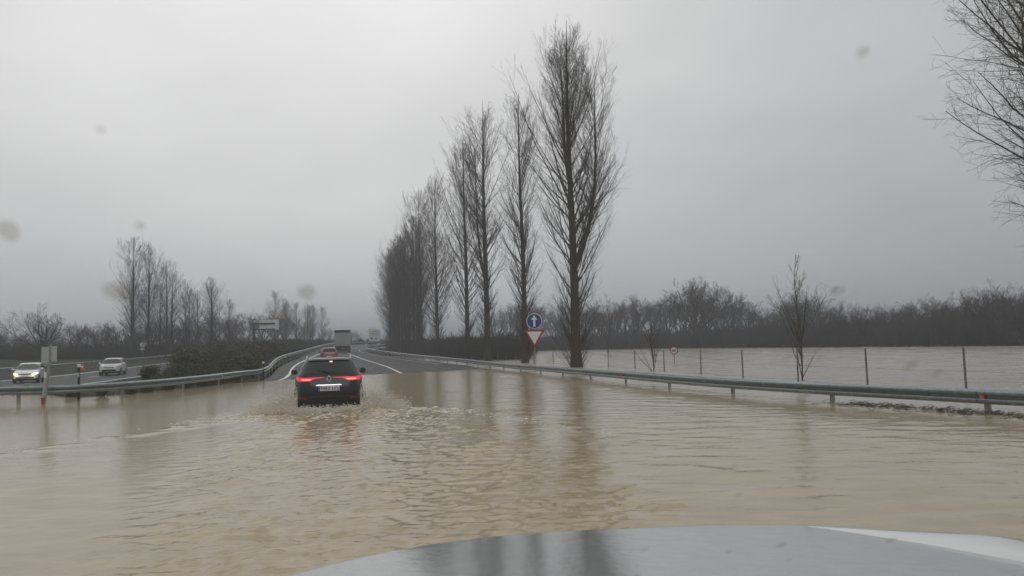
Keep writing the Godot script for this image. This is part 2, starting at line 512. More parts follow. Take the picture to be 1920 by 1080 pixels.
func water() -> void:
	var ds := steps(1.2, 60.0, 1.2, func(d): return clampf(0.035 + maxf(d - 5.0, 0.0) * 0.0048, 0.045, 0.3))
	var half := steps(0.0, 36.0, 0.0, func(x): return clampf(0.055 + maxf(x - 8.0, 0.0) * 0.012, 0.055, 0.4))
	var xs := PackedFloat32Array()
	for k in range(half.size() - 1, 0, -1): xs.append(-half[k])
	xs.append_array(half)
	var g := Geo.new()
	g.tinted = true
	var W := xs.size()
	for d in ds:
		for x in xs:
			g.v.append(Vector3(x, wave(x, d), -d))
			g.c.append(Color.WHITE)
			g.uv.append(Vector2(x, d))
	g.n.resize(g.v.size())
	for i in ds.size():
		for j in W:
			var a := g.v[i * W + maxi(j - 1, 0)]
			var b := g.v[i * W + mini(j + 1, W - 1)]
			var e := g.v[maxi(i - 1, 0) * W + j]
			var f := g.v[mini(i + 1, ds.size() - 1) * W + j]
			g.n[i * W + j] = Vector3(-(b.y - a.y) / (b.x - a.x), 1.0, (f.y - e.y) / (e.z - f.z)).normalized()
	var field := Geo.new()
	field.tinted = true
	for i in ds.size() - 1:
		var lim := water_edge(ds[i])
		var rail := look_up([[2.0, 17.2], [13.8, 11.25], [21.0, 7.6], [31.0, 4.5], [45.0, 0.8], [60.0, -3.4]], ds[i])
		for j in W - 1:
			if xs[j + 1] < lim: continue
			var a := i * W + j
			if xs[j] > rail:
				var b0 := field.v.size()
				for e in [a, a + W, a + W + 1, a + 1]:
					field.v.append(g.v[e]); field.n.append(g.n[e]); field.uv.append(g.uv[e]); field.c.append(Color(0.37, 0.345, 0.305))
				for e in [0, 1, 2, 0, 2, 3]: field.ix.append(b0 + e)
				continue
			g.ix.append(a); g.ix.append(a + W); g.ix.append(a + W + 1)
			g.ix.append(a); g.ix.append(a + W + 1); g.ix.append(a + 1)
	# the level flood beyond, out to the far woods
	g.tint = Color.WHITE
	field.tint = Color(0.37, 0.345, 0.305)
	var far := []
	for d in [60.0, 75.0, 92.0, 107.0, 122.0, 136.0, 150.0, 160.0, 170.0, 178.0, 185.0, 190.0, 260.0, 420.0, 900.0, 1500.0]:
		var row := PackedVector3Array()
		var w := water_edge(d)
		for s in [0.0, 0.02, 0.06, 0.15, 0.4, 1.0]:
			row.append(Vector3(lerpf(w, 1500.0, s), 0.0, -d))
		far.append(row)
	field.grid(far, false, Vector3.INF, Vector3.UP)
	field.quad(Vector3(36.0, 0, 200.0), Vector3(1500.0, 0, 200.0), Vector3(1500.0, 0, -60.0), Vector3(36.0, 0, -60.0), Vector3.UP)
	for s in [[-400.0, -36.0, -200.0, 31.0], [-36.0, 36.0, -200.0, 1.2]]:
		g.quad(Vector3(s[0], 0, -s[2]), Vector3(s[1], 0, -s[2]), Vector3(s[1], 0, -s[3]), Vector3(s[0], 0, -s[3]), Vector3.UP)
	struct(g, "flood_water", M.water)
	struct(field, "field_water", M.field_water)

func ribbon(st: Array, f0: float, f1: float, up: float, cols := 1) -> Geo:
	var g := Geo.new()
	var P := []
	for r in st:
		var row := PackedVector3Array()
		for k in cols + 1: row.append(on_road(r, lerpf(f0, f1, float(k) / cols), up))
		P.append(row)
	g.grid(P, false, Vector3.INF, Vector3.UP)
	return g

func line_strip(st: Array, fr: Callable, width: float, from: int, to: int, up := 0.006) -> Geo:
	# a painted line at share fr(row) across the road
	var g := Geo.new()
	var P := []
	for i in range(from, to):
		var r: Array = st[i]
		var span := Vector2(r[0] - r[3], r[1] - r[4]).length()
		var f: float = fr.call(r, i)
		var e := width / 2.0 / span
		P.append(PackedVector3Array([on_road(r, f - e, up), on_road(r, f + e, up)]))
	g.grid(P, false, Vector3.INF, Vector3.UP)
	return g

func land() -> void:
	var g := Geo.new()
	g.quad(Vector3(-3000, -0.55, 300), Vector3(3000, -0.55, 300), Vector3(3000, -0.55, -4000), Vector3(-3000, -0.55, -4000), Vector3.UP)
	struct(g, "ground", M.soil)
	var st := smooth_path(ROAD, 1.5)
	struct(ribbon(st, 0.0, 1.0, 0.0, 8), "road", M.asphalt)
	var op := smooth_path(OPP, 3.0)
	struct(ribbon(op, 0.0, 1.0, 0.0, 4), "opposite_road", M.asphalt)
	# verges: left of the road (the median), right of the road, beyond the far carriageway
	var P := []
	var rng := RandomNumberGenerator.new(); rng.seed = 5
	var A := [[-80.0, 40.5, -0.3], [-40.0, 38.0, -0.3], [-28.0, 35.5, -0.3], [-20.5, 33.5, -0.3], [-17.6, 30.6, -0.3], [-15.9, 31.8, -0.3], [-15.2, 36.0, -0.3], [-15.2, 41.0, -0.2], [-15.9, 48.0, -0.05], [-20.2, 65.0, 0.36], [-25.8, 92.0, 0.9], [-31.6, 122.0, 1.5], [-36.6, 150.0, 2.1], [-38.5, 166.0, 2.3], [-37.0, 182.0, 2.4]]
	var B := [[-80.0, 44.0, -0.4], [-42.0, 43.0, -0.4], [-32.0, 42.5, -0.4], [-28.5, 42.3, -0.4], [-27.6, 43.0, -0.4], [-27.6, 44.5, -0.4], [-28.4, 48.0, -0.4], [-29.6, 53.0, -0.4], [-31.0, 59.0, -0.4], [-33.6, 74.0, -0.3], [-35.2, 95.0, 0.24], [-37.5, 124.0, 1.05], [-40.3, 150.0, 1.68], [-41.2, 168.0, 1.95], [-41.6, 182.0, 2.1]]
	var both := []
	for k in A.size(): both.append(A[k] + B[k])
	for r in smooth_path(both, 1.2):
		var row := PackedVector3Array()
		for k in 11:
			var f := k / 10.0
			var x := lerpf(r[0], r[3], f)
			var d := lerpf(r[1], r[4], f)
			var up := lerpf(r[2], r[5], f) + sin(PI * pow(f, 0.45)) * 0.42 + (0.06 * N.get_noise_2d(x * 0.9, d * 0.9) if k > 0 and k < 10 else 0.0)
			row.append(Vector3(x, up, -d))
		P.append(row)
	g = Geo.new()
	g.grid(P, false, Vector3.INF, Vector3.UP)
	struct(g, "median_verge", M.turf)
	P = []
	for r in st:
		var row := PackedVector3Array()
		for k in 7:
			var o: float = [0.0, 0.5, 1.4, 3.0, 5.0, 8.0, 12.0][k]
			var away := Vector2(r[3] - r[0], r[4] - r[1]).normalized()
			var x: float = r[3] + away.x * o
			var d: float = r[4] + away.y * o
			var h: float = lerpf(r[5] - 0.01, -0.5, [0.0, 0.05, 0.25, 0.55, 0.8, 0.95, 1.0][k]) + (0.07 * N.get_noise_2d(x, d) if k > 1 else 0.0)
			row.append(Vector3(x, h, -d))
		P.append(row)
	g = Geo.new()
	g.grid(P, false, Vector3.INF, Vector3.UP)
	struct(g, "road_verge", M.turf)
	P = []
	for r in op:
		var row := PackedVector3Array()
		for k in 7:
			var o: float = [0.0, 1.0, 5.0, 10.0, 22.0, 60.0, 300.0][k]
			var h: float = r[2] + [-0.02, 0.0, 0.15, 0.35, 1.0, 1.4, 2.0][k]
			row.append(Vector3(r[0] - o, h + (0.08 * N.get_noise_2d(r[0] - o, r[1]) if k > 1 else 0.0), -r[1]))
		P.append(row)
	g = Geo.new()
	g.grid(P, false, Vector3.INF, Vector3.UP)
	struct(g, "far_verge", M.turf)
	# painted lines
	var a0 := 0
	var a1 := 0
	for i in st.size():
		if st[i][1] < 44.0: a0 = i
		if st[i][4] < 68.0: a1 = i
	var n := st.size()
	struct(line_strip(st, func(r, _i): return 1.15 / Vector2(r[0] - r[3], r[1] - r[4]).length(), 0.2, a0, n), "left_edge_line", M.line_paint)
	struct(line_strip(st, func(r, _i): return 1.0 - look_up([[50.0, 6.7], [80.0, 6.0], [125.0, 4.5], [160.0, 4.5]], r[4]) / Vector2(r[0] - r[3], r[1] - r[4]).length(), 0.2, a0, n), "lane_line", M.line_paint)
	struct(line_strip(st, func(r, _i): return 1.0 - look_up([[60.0, 0.9], [120.0, 1.2], [150.0, 2.0]], r[4]) / Vector2(r[0] - r[3], r[1] - r[4]).length(), 0.16, a1, n), "right_edge_line", M.line_paint)
	struct(line_strip(op, func(r, _i): return 0.07, 0.5, 0, op.size()), "far_edge_line", M.line_paint)
	struct(line_strip(op, func(r, _i): return 0.93, 0.3, 0, op.size()), "near_edge_line", M.line_paint)
	for k in range(6, 60, 4):
		if k + 1 < op.size():
			struct(line_strip(op, func(r, _i): return 0.52, 0.3, k, k + 2), "lane_dash", M.line_paint)

# ---------------------------------------------------------------- guard rails
const BEAM := [[0.0, 0.155], [0.012, 0.147], [0.07, 0.118], [0.082, 0.095], [0.082, 0.065], [0.07, 0.042], [0.004, 0.014], [0.004, -0.014], [0.07, -0.042], [0.082, -0.065], [0.082, -0.095], [0.07, -0.118], [0.012, -0.147], [0.0, -0.155]]

func guard_rail(path: Array, side: float, label: String, spacing: float, first_reflector: int, reflector: Material) -> Node3D:
	# path rows: x, d, height of the beam's top, height of the ground; side: +1 faces right of travel
	var st := smooth_path(path, spacing)
	var fine := smooth_path(path, spacing / 4.0)
	var t := thing("guard_rail", label, "guard rail", Vector3.ZERO)
	for i in st.size() - 1:
		var P := []
		for k in 5:
			var j := mini(i * 4 + k, fine.size() - 1)
			var r: Array = fine[j]
			var q: Array = fine[mini(j + 1, fine.size() - 1)]
			var p: Array = fine[maxi(j - 1, 0)]
			var along := Vector2(q[0] - p[0], q[1] - p[1]).normalized()
			var out := Vector2(along.y, -along.x) * side
			var row := PackedVector3Array()
			var lap := 0.007 if k == 4 else 0.0
			for b in BEAM:
				row.append(Vector3(r[0] + out.x * (b[0] + lap), r[2] - 0.155 + b[1], -(r[1] + out.y * (b[0] + lap))))
			for b in range(BEAM.size() - 1, -1, -1):
				row.append(Vector3(r[0] + out.x * (BEAM[b][0] - 0.006), r[2] - 0.155 + BEAM[b][1], -(r[1] + out.y * (BEAM[b][0] - 0.006))))
			P.append(row)
		var g := Geo.new()
		var rr: Array = st[i]
		g.grid(P, true, Vector3(rr[0], rr[2] - 0.155, -rr[1]))
		put(g, "beam", M.galvanised, t)
	for i in st.size():
		var r: Array = st[i]
		var q: Array = st[mini(i + 1, st.size() - 1)]
		var p: Array = st[maxi(i - 1, 0)]
		var along := Vector2(q[0] - p[0], q[1] - p[1]).normalized()
		var out := Vector2(along.y, -along.x) * side
		var b := Basis(Vector3(along.x, 0, -along.y), Vector3.UP, Vector3(out.x, 0, -out.y) * -1.0)
		var low: float = r[3] - 0.35
		var g := Geo.new()
		# a C-section post and its spacer block behind the beam
		for k in [[0.0, -0.11, 0.12, 0.008], [-0.056, -0.135, 0.008, 0.055], [0.056, -0.135, 0.008, 0.055]]:
			g.box(Transform3D(b, Vector3(r[0], (r[2] - 0.03 + low) / 2.0, -r[1]) - Vector3(out.x, 0, -out.y) * -k[1] * 1.0 + b.x * k[0]), Vector3(k[2], r[2] - 0.03 - low, k[3]))
		put(g, "post", M.galvanised_post, t)
		g = Geo.new()
		g.box(Transform3D(b, Vector3(r[0], r[2] - 0.155, -r[1]) - Vector3(out.x, 0, -out.y) * 0.05), Vector3(0.1, 0.2, 0.09), 0.006)
		put(g, "spacer", M.galvanised_post, t)
		if r[1] < 42.0:
			for bx in [-0.09, 0.09]:
				for by in [-0.075, 0.085]:
					g = Geo.new()
					var c0: Vector3 = Vector3(r[0], r[2] - 0.155 + by, -r[1]) + b.x * bx
					g.rod(c0 + Vector3(out.x, 0, -out.y) * 0.075, c0 + Vector3(out.x, 0, -out.y) * 0.1, 0.016, 6)
					put(g, "bolt", M.truck_dark, t)
		if i >= first_reflector and (i - first_reflector) % 4 == 0:
			g = Geo.new()
			g.box(Transform3D(b, Vector3(r[0], r[2] - 0.155, -r[1]) + Vector3(out.x, 0, -out.y) * 0.045), Vector3(0.09, 0.11, 0.05), 0.008)
			put(g, "reflector", reflector, t)
	return t

func rails() -> void:
	var right := []
	var top := [[10.0, 0.5], [48.0, 0.48], [68.0, 0.66], [105.0, 1.06], [140.0, 1.73], [157.0, 2.1], [184.0, 3.1]]
	for p in [[17.2, 2.0], [15.2, 6.0], [13.2, 10.0], [11.25, 13.8], [9.4, 17.4], [7.6, 21.0], [5.95, 25.5], [4.5, 31.0], [2.6, 38.0], [0.8, 45.0], [-0.4, 49.0], [-4.8, 65.0], [-13.1, 92.0], [-22.1, 122.0], [-27.9, 144.0], [-28.4, 156.0], [-25.3, 165.3], [-15.0, 173.4], [5.0, 179.3], [36.0, 183.0]]:
		var tp := look_up(top, p[1])
		right.append([p[0], p[1], tp, tp - 0.74])
	guard_rail(right, -1.0, "long galvanised guard rail along the flooded road edge in front of the poplars", 4.0, 4, M.orange)
	var left := []
	top = [[28.0, 0.62], [48.0, 0.66], [65.0, 1.19], [92.0, 1.68], [122.0, 2.27], [160.0, 3.0], [200.0, 3.3]]
	for p in [[-44.0, 40.0], [-34.0, 34.5], [-26.0, 31.0], [-20.5, 28.9], [-16.9, 28.6], [-15.2, 31.4], [-14.7, 36.0], [-14.9, 41.0], [-15.7, 48.0], [-20.0, 65.0], [-25.5, 92.0], [-31.3, 122.0], [-36.2, 150.0], [-38.0, 166.0], [-36.4, 180.6], [-27.2, 191.8], [-8.0, 198.6], [38.0, 203.6]]:
		var tp := look_up(top, p[1])
		left.append([p[0], p[1], tp, tp - 0.74])
	guard_rail(left, 1.0, "curving galvanised guard rail in front of the dark hedge in the median", 4.0, 6, M.sign_white)
	var far := []
	for p in [[-46.0, 50.0, 0.55], [-48.0, 64.0, 0.62], [-49.0, 76.0, 0.76], [-49.6, 88.0, 0.95], [-49.9, 104.0, 1.32], [-50.6, 124.0, 1.88], [-52.6, 150.0, 2.45], [-53.6, 180.0, 2.85]]:
		far.append([p[0], p[1], p[2], p[2] - 0.74])
	guard_rail(far, 1.0, "straight guard rail on the grass bank beyond the white vehicles", 4.0, 2, M.sign_white)

# ---------------------------------------------------------------- trees
func branch(g: Geo, rng: RandomNumberGenerator, at: Vector3, dir: Vector3, L: float, r: float, level: int, o: Dictionary) -> void:
	# a limb that bends towards the sky (or droops), with side limbs down to twigs
	var segs: int = o.segs[level]
	var pts := PackedVector3Array([at])
	var rad := PackedFloat32Array([r])
	var d := dir.normalized()
	var p := at
	var lift: float = o.lift[level]
	var wob: float = o.wobble[level]
	for k in segs:
		d = (d + Vector3.UP * lift + Vector3(rng.randf_range(-1, 1), rng.randf_range(-0.6, 0.6), rng.randf_range(-1, 1)) * wob).normalized()
		p += d * (L / segs)
		pts.append(p)
		rad.append(maxf(r * (1.0 - 0.82 * (k + 1.0) / segs), o.thin))
	g.tube(pts, rad, o.sides[level])
	if level >= o.kids.size(): return
	var n: int = int(o.kids[level] * rng.randf_range(0.8, 1.25))
	for k in n:
		var t := lerpf(o.from[level], 0.98, (k + rng.randf()) / n)
		var f := t * segs
		var i := mini(int(f), segs - 1)
		var q := pts[i].lerp(pts[i + 1], f - i)
		var ax := (pts[i + 1] - pts[i]).normalized()
		var side := ax.cross(Vector3(rng.randf_range(-1, 1), rng.randf_range(-1, 1), rng.randf_range(-1, 1))).normalized()
		var a := deg_to_rad(o.angle[level] * rng.randf_range(0.6, 1.35))
		var nl: float = L * o.ratio[level] * (1.15 - 0.7 * t) * rng.randf_range(0.65, 1.3)
		branch(g, rng, q, ax * cos(a) + side * sin(a), nl, maxf(lerpf(rad[i], rad[i + 1], f - i) * 0.5, o.thin), level + 1, o)

func poplar(seed_: int, H: float, R: float, r0: float, o: Dictionary) -> Array:
	var rng := RandomNumberGenerator.new()
	rng.seed = seed_
	var trunk := Geo.new()
	var crown := Geo.new()
	var leaders := [[Vector3.ZERO, H, r0, 0.0, 0.0]]
	for f in o.get("forks", []): leaders.append(f)
	for q in leaders:
		# q: offset at the top, height of the top, radius, height where it starts, how soon it rises
		var pts := PackedVector3Array()
		var rad := PackedFloat32Array()
		var steps_ := 16
		var ph := rng.randf() * TAU
		for k in steps_ + 1:
			var t := k / float(steps_)
			var y := lerpf(q[3], q[1], t)
			var sway := Vector3(sin(t * 7.0 + ph), 0, cos(t * 5.3 + ph)) * 0.12 * t * (1.0 - 0.3 * t)
			var out: Vector3 = q[0] * (1.0 - pow(1.0 - t, 3.2)) if q[3] > 0.0 else q[0] * t * t
			pts.append(Vector3(out.x, y - 0.4 * (1.0 - t) * (1.0 if q[3] == 0.0 else 0.0), out.z) + sway)
			var flare := 1.0 + 0.35 * exp(-t * 34.0) if q[3] == 0.0 else 1.0
			rad.append(maxf(q[2] * pow(1.0 - t, 0.85) * flare, 0.012))
		trunk.tube(pts, rad, 10)
		var span: float = q[1] - q[3]
		var nb: int = int(o.nb * span / H)
		for k in nb:
			var t := lerpf(o.get("low", 0.03) if q[3] == 0.0 else 0.15, 0.91, pow((k + rng.randf()) / nb, 1.05))
			var f := t * steps_
			var i := mini(int(f), steps_ - 1)
			var p := pts[i].lerp(pts[i + 1], f - i)
			var hh: float = p.y / H
			# width of the crown at this height: swells by a third of the way, closes to a spire
			var wd := R * (0.30 + 0.70 * smoothstep(0.0, 0.42, hh)) * pow(maxf(1.0 - pow(hh, 3.0), 0.0), 0.7)
			if q[3] > 0.0: wd *= 0.62
			var az := rng.randf() * TAU
			var an := deg_to_rad(rng.randf_range(26.0, 56.0) * (1.0 if hh < 0.6 else 0.8))
			var L := clampf(wd / sin(an * 0.66) * rng.randf_range(0.5, 1.15), 0.4, (H - p.y) * rng.randf_range(0.5, 0.93) + 0.3)
			var dir := Vector3(cos(az) * sin(an), cos(an), sin(az) * sin(an))
			branch(crown, rng, p, dir, L, clampf(lerpf(rad[i], rad[i + 1], f - i) * 0.24, 0.012, 0.05), 0, o)
	# shoots round the foot
	for k in int(o.get("shoots", 18)):
		var az := rng.randf() * TAU
		var an := deg_to_rad(rng.randf_range(15.0, 50.0))
		branch(crown, rng, Vector3(cos(az), 0, sin(az)) * r0 * 1.1 + Vector3(0, rng.randf_range(-0.2, 1.8), 0), Vector3(cos(az) * sin(an), cos(an), sin(az) * sin(an)), rng.randf_range(1.2, 3.4), 0.02, 1, o)
	return [trunk.mesh(), crown.mesh()]

func bare_tree(seed_: int, H: float, spread: float, o: Dictionary) -> Array:
	var rng := RandomNumberGenerator.new()
	rng.seed = seed_
	var trunk := Geo.new()
	var crown := Geo.new()
	var th := H * rng.randf_range(0.22, 0.32)
	var pts := PackedVector3Array([Vector3(0, -0.4, 0), Vector3(0.05, th * 0.5, -0.04), Vector3(-0.04, th, 0.05)])
	var r0 := H * 0.022
	trunk.tube(pts, PackedFloat32Array([r0 * 1.5, r0, r0 * 0.85]), 8)
	for k in int(o.limbs):
		var az: float = TAU * (k + rng.randf() * 0.7) / o.limbs
		var an := deg_to_rad(rng.randf_range(12.0, spread))
		branch(crown, rng, pts[1].lerp(pts[2], rng.randf_range(0.2, 1.0)), Vector3(cos(az) * sin(an), cos(an), sin(az) * sin(an)), (H - th) * rng.randf_range(0.75, 1.02), r0 * 0.55, 0, o)
	return [trunk.mesh(), crown.mesh()]

func thicket(seed_: int, H: float, W: float, o: Dictionary) -> ArrayMesh:
	var rng := RandomNumberGenerator.new()
	rng.seed = seed_
	var g := Geo.new()
	for k in int(o.stems):
		var az := rng.randf() * TAU
		var an := deg_to_rad(rng.randf_range(4.0, 40.0))
		branch(g, rng, Vector3(rng.randf_range(-W, W), -0.3, rng.randf_range(-W, W) * 0.6), Vector3(cos(az) * sin(an), cos(an), sin(az) * sin(an)), H * rng.randf_range(0.6, 1.1), 0.035, 0, o)
	return g.mesh()

func tree_thing(called: String, pair: Array, bark: Material, twig: Material, at: Vector3, turn: float, label: String, group := "", scl := Vector3.ONE) -> Node3D:
	var t := thing(called, label, "tree", at, turn, group)
	t.scale = scl
	put(pair[0], "trunk", bark, t)
	put(pair[1], "crown", twig, t)
	return t

func trees() -> void:
	var near := {"segs": [6, 4, 2], "lift": [0.10, 0.12, 0.10], "wobble": [0.07, 0.12, 0.2], "thin": 0.0046, "sides": [5, 3, 3], "kids": [9, 5], "from": [0.16, 0.12], "angle": [30.0, 34.0], "ratio": [0.42, 0.5], "nb": 138, "shoots": 40}
	var mid := near.duplicate()
	mid.merge({"kids": [8, 4], "nb": 130, "thin": 0.0062, "segs": [5, 3, 2]}, true)
	var spec := near.duplicate()
	spec["forks"] = [[Vector3(2.0, 0, -0.3), 20.6, 0.19, 6.6, 1.0], [Vector3(-0.5, 0, 0.6), 22.0, 0.15, 12.5, 1.0]]
	spec["nb"] = 142; spec["low"] = 0.03; spec["shoots"] = 60
	print("poplars")
	tree_thing("poplar_tree", poplar(101, 24.9, 3.2, 0.37, spec), M.bark, M.twig, Vector3(4.35, 0, -53.0), 0.0, "tallest bare poplar with a second thick stem, standing in water by the signs")
	tree_thing("poplar_tree", poplar(102, 24.8, 2.6, 0.29, near), M.bark, M.twig, Vector3(1.05, 0, -68.5), 0.6, "slim bare poplar rising directly behind the blue arrow sign")
	var two := mid.duplicate()
	two["forks"] = [[Vector3(-0.9, 0, 0.3), 23.0, 0.15, 8.0, 1.0]]
	tree_thing("poplar_tree", poplar(103, 28.2, 3.1, 0.37, two), M.bark, M.twig, Vector3(-2.75, 0, -80.5), 0.0, "broad bare poplar with a thick straight trunk, second from the sign")
	var p4 := poplar(104, 27.4, 3.2, 0.3, mid)
	tree_thing("poplar_tree", p4, M.bark, M.twig, Vector3(-5.5, 0.05, -91.0), 0.0, "bare poplar close beside the broad trunk, third from the sign")
	var far := mid.duplicate()
	far.merge({"kids": [7, 4], "nb": 108, "thin": 0.0085, "sides": [4, 3, 3]}, true)
	var p5 := poplar(105, 25.8, 3.4, 0.27, far)
	var p6 := poplar(106, 26.0, 3.3, 0.26, far)
	tree_thing("poplar_tree", p5, M.bark, M.twig, Vector3(-10.5, 0.1, -105.0), 0.0, "bare poplar on the bank where the guard rail leaves the water")
	var row := "poplars in the dense row along the guard rail"
	var k := 0
	for q in [[-14.2, 117.0, 1.0, 1], [-16.6, 127.0, 0.93, 0], [-19.0, 134.0, 0.86, 1], [-21.6, 143.0, 0.88, 0], [-23.6, 150.0, 0.82, 1], [-24.7, 157.0, 0.86, 0], [-26.0, 167.0, 0.62, 1], [-12.2, 122.0, 0.8, 0], [-17.5, 141.0, 0.8, 1], [-21.0, 154.0, 0.8, 0], [-15.4, 122.0, 0.9, 0], [-18.0, 130.5, 0.84, 1], [-20.3, 138.5, 0.86, 0], [-22.6, 146.5, 0.8, 1], [-24.8, 153.0, 0.78, 0]]:
		k += 1
		tree_thing("poplar_tree", p6 if q[3] == 1 else p5, M.bark, M.twig_brown if k > 1 else M.twig, Vector3(q[0], 0.3, -q[1]), k * 1.9, "reddish bare poplar in the dense far part of the row along the rail", row, Vector3(1.0, q[2], 1.0))
	# the tree at the frame's edge
	var big := near.duplicate()
	big.merge({"nb": 150, "segs": [9, 6, 3], "kids": [16, 9], "thin": 0.0035, "lift": [0.02, 0.04, 0.05], "wobble": [0.16, 0.24, 0.34], "angle": [46.0, 46.0], "ratio": [0.36, 0.5], "low": 0.1, "shoots": 10}, true)
	tree_thing("bare_tree", poplar(107, 17.5, 4.0, 0.36, big), M.bark, M.twig, Vector3(17.7, 0, -22.0), 1.0, "wide bare tree with crooked dark branches behind the near end of the rail")
	# far poplars across the other carriageway
	for q in [[-55.2, 110.0, 18.2, 1, 1.5], [-53.9, 112.0, 17.6, 0, 1.3], [-52.6, 115.0, 15.4, 0, 1.4], [-54.5, 117.0, 12.0, 1, 1.6], [-51.4, 119.0, 12.6, 1, 1.4], [-49.8, 125.0, 13.6, 0, 1.5], [-53.0, 124.0, 11.6, 1, 1.3], [-47.6, 127.0, 10.0, 0, 1.5], [-62.8, 200.0, 15.6, 1, 1.7], [-60.6, 203.0, 12.4, 0, 1.8], [-58.6, 205.0, 12.8, 1, 1.7], [-55.6, 210.0, 12.2, 0, 1.7], [-53.4, 212.0, 11.8, 1, 1.7], [-57.0, 213.0, 12.0, 0, 1.6], [-56.4, 112.0, 12.5, 0, 1.5], [-54.9, 114.0, 13.5, 1, 1.4], [-52.9, 117.5, 14.0, 1, 1.4], [-50.8, 122.0, 11.2, 0, 1.5], [-50.4, 127.0, 12.4, 1, 1.4], [-62.0, 206.0, 14.0, 0, 1.6], [-56.4, 208.0, 12.4, 1, 1.6]]:
		k += 1
		var s: float = q[2] / 25.8
		var bg: bool = q[2] > 17.0
		tree_thing("poplar_tree", p5 if q[3] == 0 else p6, M.bark, M.twig, Vector3(q[0], 0.7 if q[1] < 150.0 else 2.0, -q[1]), k * 1.7, "tall bare poplar of the pair beyond the white off-roader" if bg else ("bare poplar in the clump beyond the median hedge" if q[1] < 150.0 else "hazy bare poplar in the far clump beside the road's bend"), "pair of tall poplars" if bg else ("poplars beyond the hedge" if q[1] < 150.0 else "far hazy poplars"), Vector3(s * q[4] * 0.78, s, s * q[4] * 0.78))
	print("woods")
	# broad bare trees and thickets
	var br := {"segs": [5, 4, 3, 2], "lift": [0.05, 0.05, 0.06, 0.05], "wobble": [0.12, 0.16, 0.2, 0.25], "thin": 0.0095, "sides": [5, 4, 3, 3], "kids": [7, 6, 5], "from": [0.25, 0.2, 0.15], "angle": [34.0, 38.0, 40.0], "ratio": [0.55, 0.55, 0.6], "limbs": 8}
	var kinds := [bare_tree(201, 10.0, 52.0, br), bare_tree(202, 10.0, 40.0, br), bare_tree(203, 10.0, 60.0, br)]
	var dense := br.duplicate()
	dense.merge({"limbs": 9, "kids": [8, 6, 5]}, true)
	var round_ := bare_tree(204, 10.0, 62.0, dense)
	tree_thing("bare_tree", round_, M.bark, M.thicket_twig, Vector3(-54.6, 0.6, -88.0), 0.0, "round bare tree with spreading limbs beyond the white car with lit headlights", "", Vector3(0.78, 0.68, 0.78))
	tree_thing("bare_tree", round_, M.bark, M.thicket_twig, Vector3(35.5, -0.1, -146.0), 1.2, "tallest round bare tree standing above the thicket across the flooded field", "", Vector3(1.25, 1.3, 1.25))
	var rng := RandomNumberGenerator.new()
	rng.seed = 77
	var lab := "bare grey tree in the wood across the flooded field"
	# along the far shore of the flood
	for i in 74:
		var t := i / 73.0
		var depth := rng.randf_range(0.0, 26.0)
		var u := lerpf(-0.02, 0.80, t) + rng.randf_range(-0.006, 0.006)
		var d0: float = look_up([[-0.02, 180.0], [0.14, 163.0], [0.24, 146.0], [0.38, 122.0], [0.45, 112.0], [0.52, 102.0], [0.63, 92.0], [0.8, 80.0]], u)
		var top: float = look_up([[-0.02, 10.5], [0.10, 11.0], [0.14, 11.5], [0.2, 11.0], [0.24, 12.4], [0.28, 11.0], [0.32, 7.6], [0.36, 8.6], [0.39, 10.0], [0.42, 8.0], [0.46, 6.0], [0.52, 6.4], [0.58, 6.6], [0.62, 7.2], [0.66, 7.2], [0.8, 6.6]], u)
		var dd := d0 + 2.0 + depth
		var s := top / 10.0 * rng.randf_range(0.8, 1.05) * (1.0 + depth / 200.0)
		tree_thing("bare_tree", kinds[rng.randi() % 3], M.bark, M.thicket_twig if rng.randf() < 0.5 else M.twig_brown, Vector3(u * dd, -0.1, -dd), rng.randf() * TAU, lab, "wood across the flood", Vector3(s * 1.15, s, s * 1.15))
	# behind the other carriageway
	for i in 46:
		var t := i / 45.0
		var u := lerpf(-0.80, -0.27, t) + rng.randf_range(-0.01, 0.01)
		var d0: float = look_up([[-0.8, 92.0], [-0.55, 108.0], [-0.45, 116.0], [-0.36, 150.0], [-0.27, 205.0]], u) + rng.randf_range(0.0, 22.0)
		var top: float = look_up([[-0.8, 5.8], [-0.56, 5.2], [-0.5, 6.2], [-0.42, 7.5], [-0.36, 9.0], [-0.3, 9.5], [-0.27, 8.0]], u)
		var s := top / 10.0 * rng.randf_range(0.75, 1.1)
		tree_thing("bare_tree", kinds[rng.randi() % 3], M.bark, M.thicket_twig if rng.randf() < 0.45 else M.twig_brown, Vector3(u * d0, 0.5 if d0 < 150.0 else 1.8, -d0), rng.randf() * TAU, "bare tree in the grey wood behind the oncoming carriageway", "wood behind the oncoming carriageway", Vector3(s * 1.2, s, s * 1.2))
	# small far trees where the road vanishes
	for i in 12:
		var u := lerpf(-0.265, -0.16, i / 11.0)
		var s := rng.randf_range(0.35, 0.75)
		tree_thing("bare_tree", kinds[i % 3], M.bark, M.thicket_twig, Vector3(u * 290.0, 2.0, -290.0 - rng.randf() * 30.0), rng.randf() * TAU, "small hazy tree far off beyond the bend of the road", "hazy trees beyond the bend", Vector3(s, s, s))
	# undergrowth: nobody could count it
	var th := br.duplicate()
	th.merge({"stems": 16, "segs": [4, 3, 2], "kids": [9, 7], "thin": 0.009, "sides": [3, 3, 3]}, true)
	var bush := [thicket(301, 3.2, 1.6, th), thicket(302, 2.6, 2.0, th)]
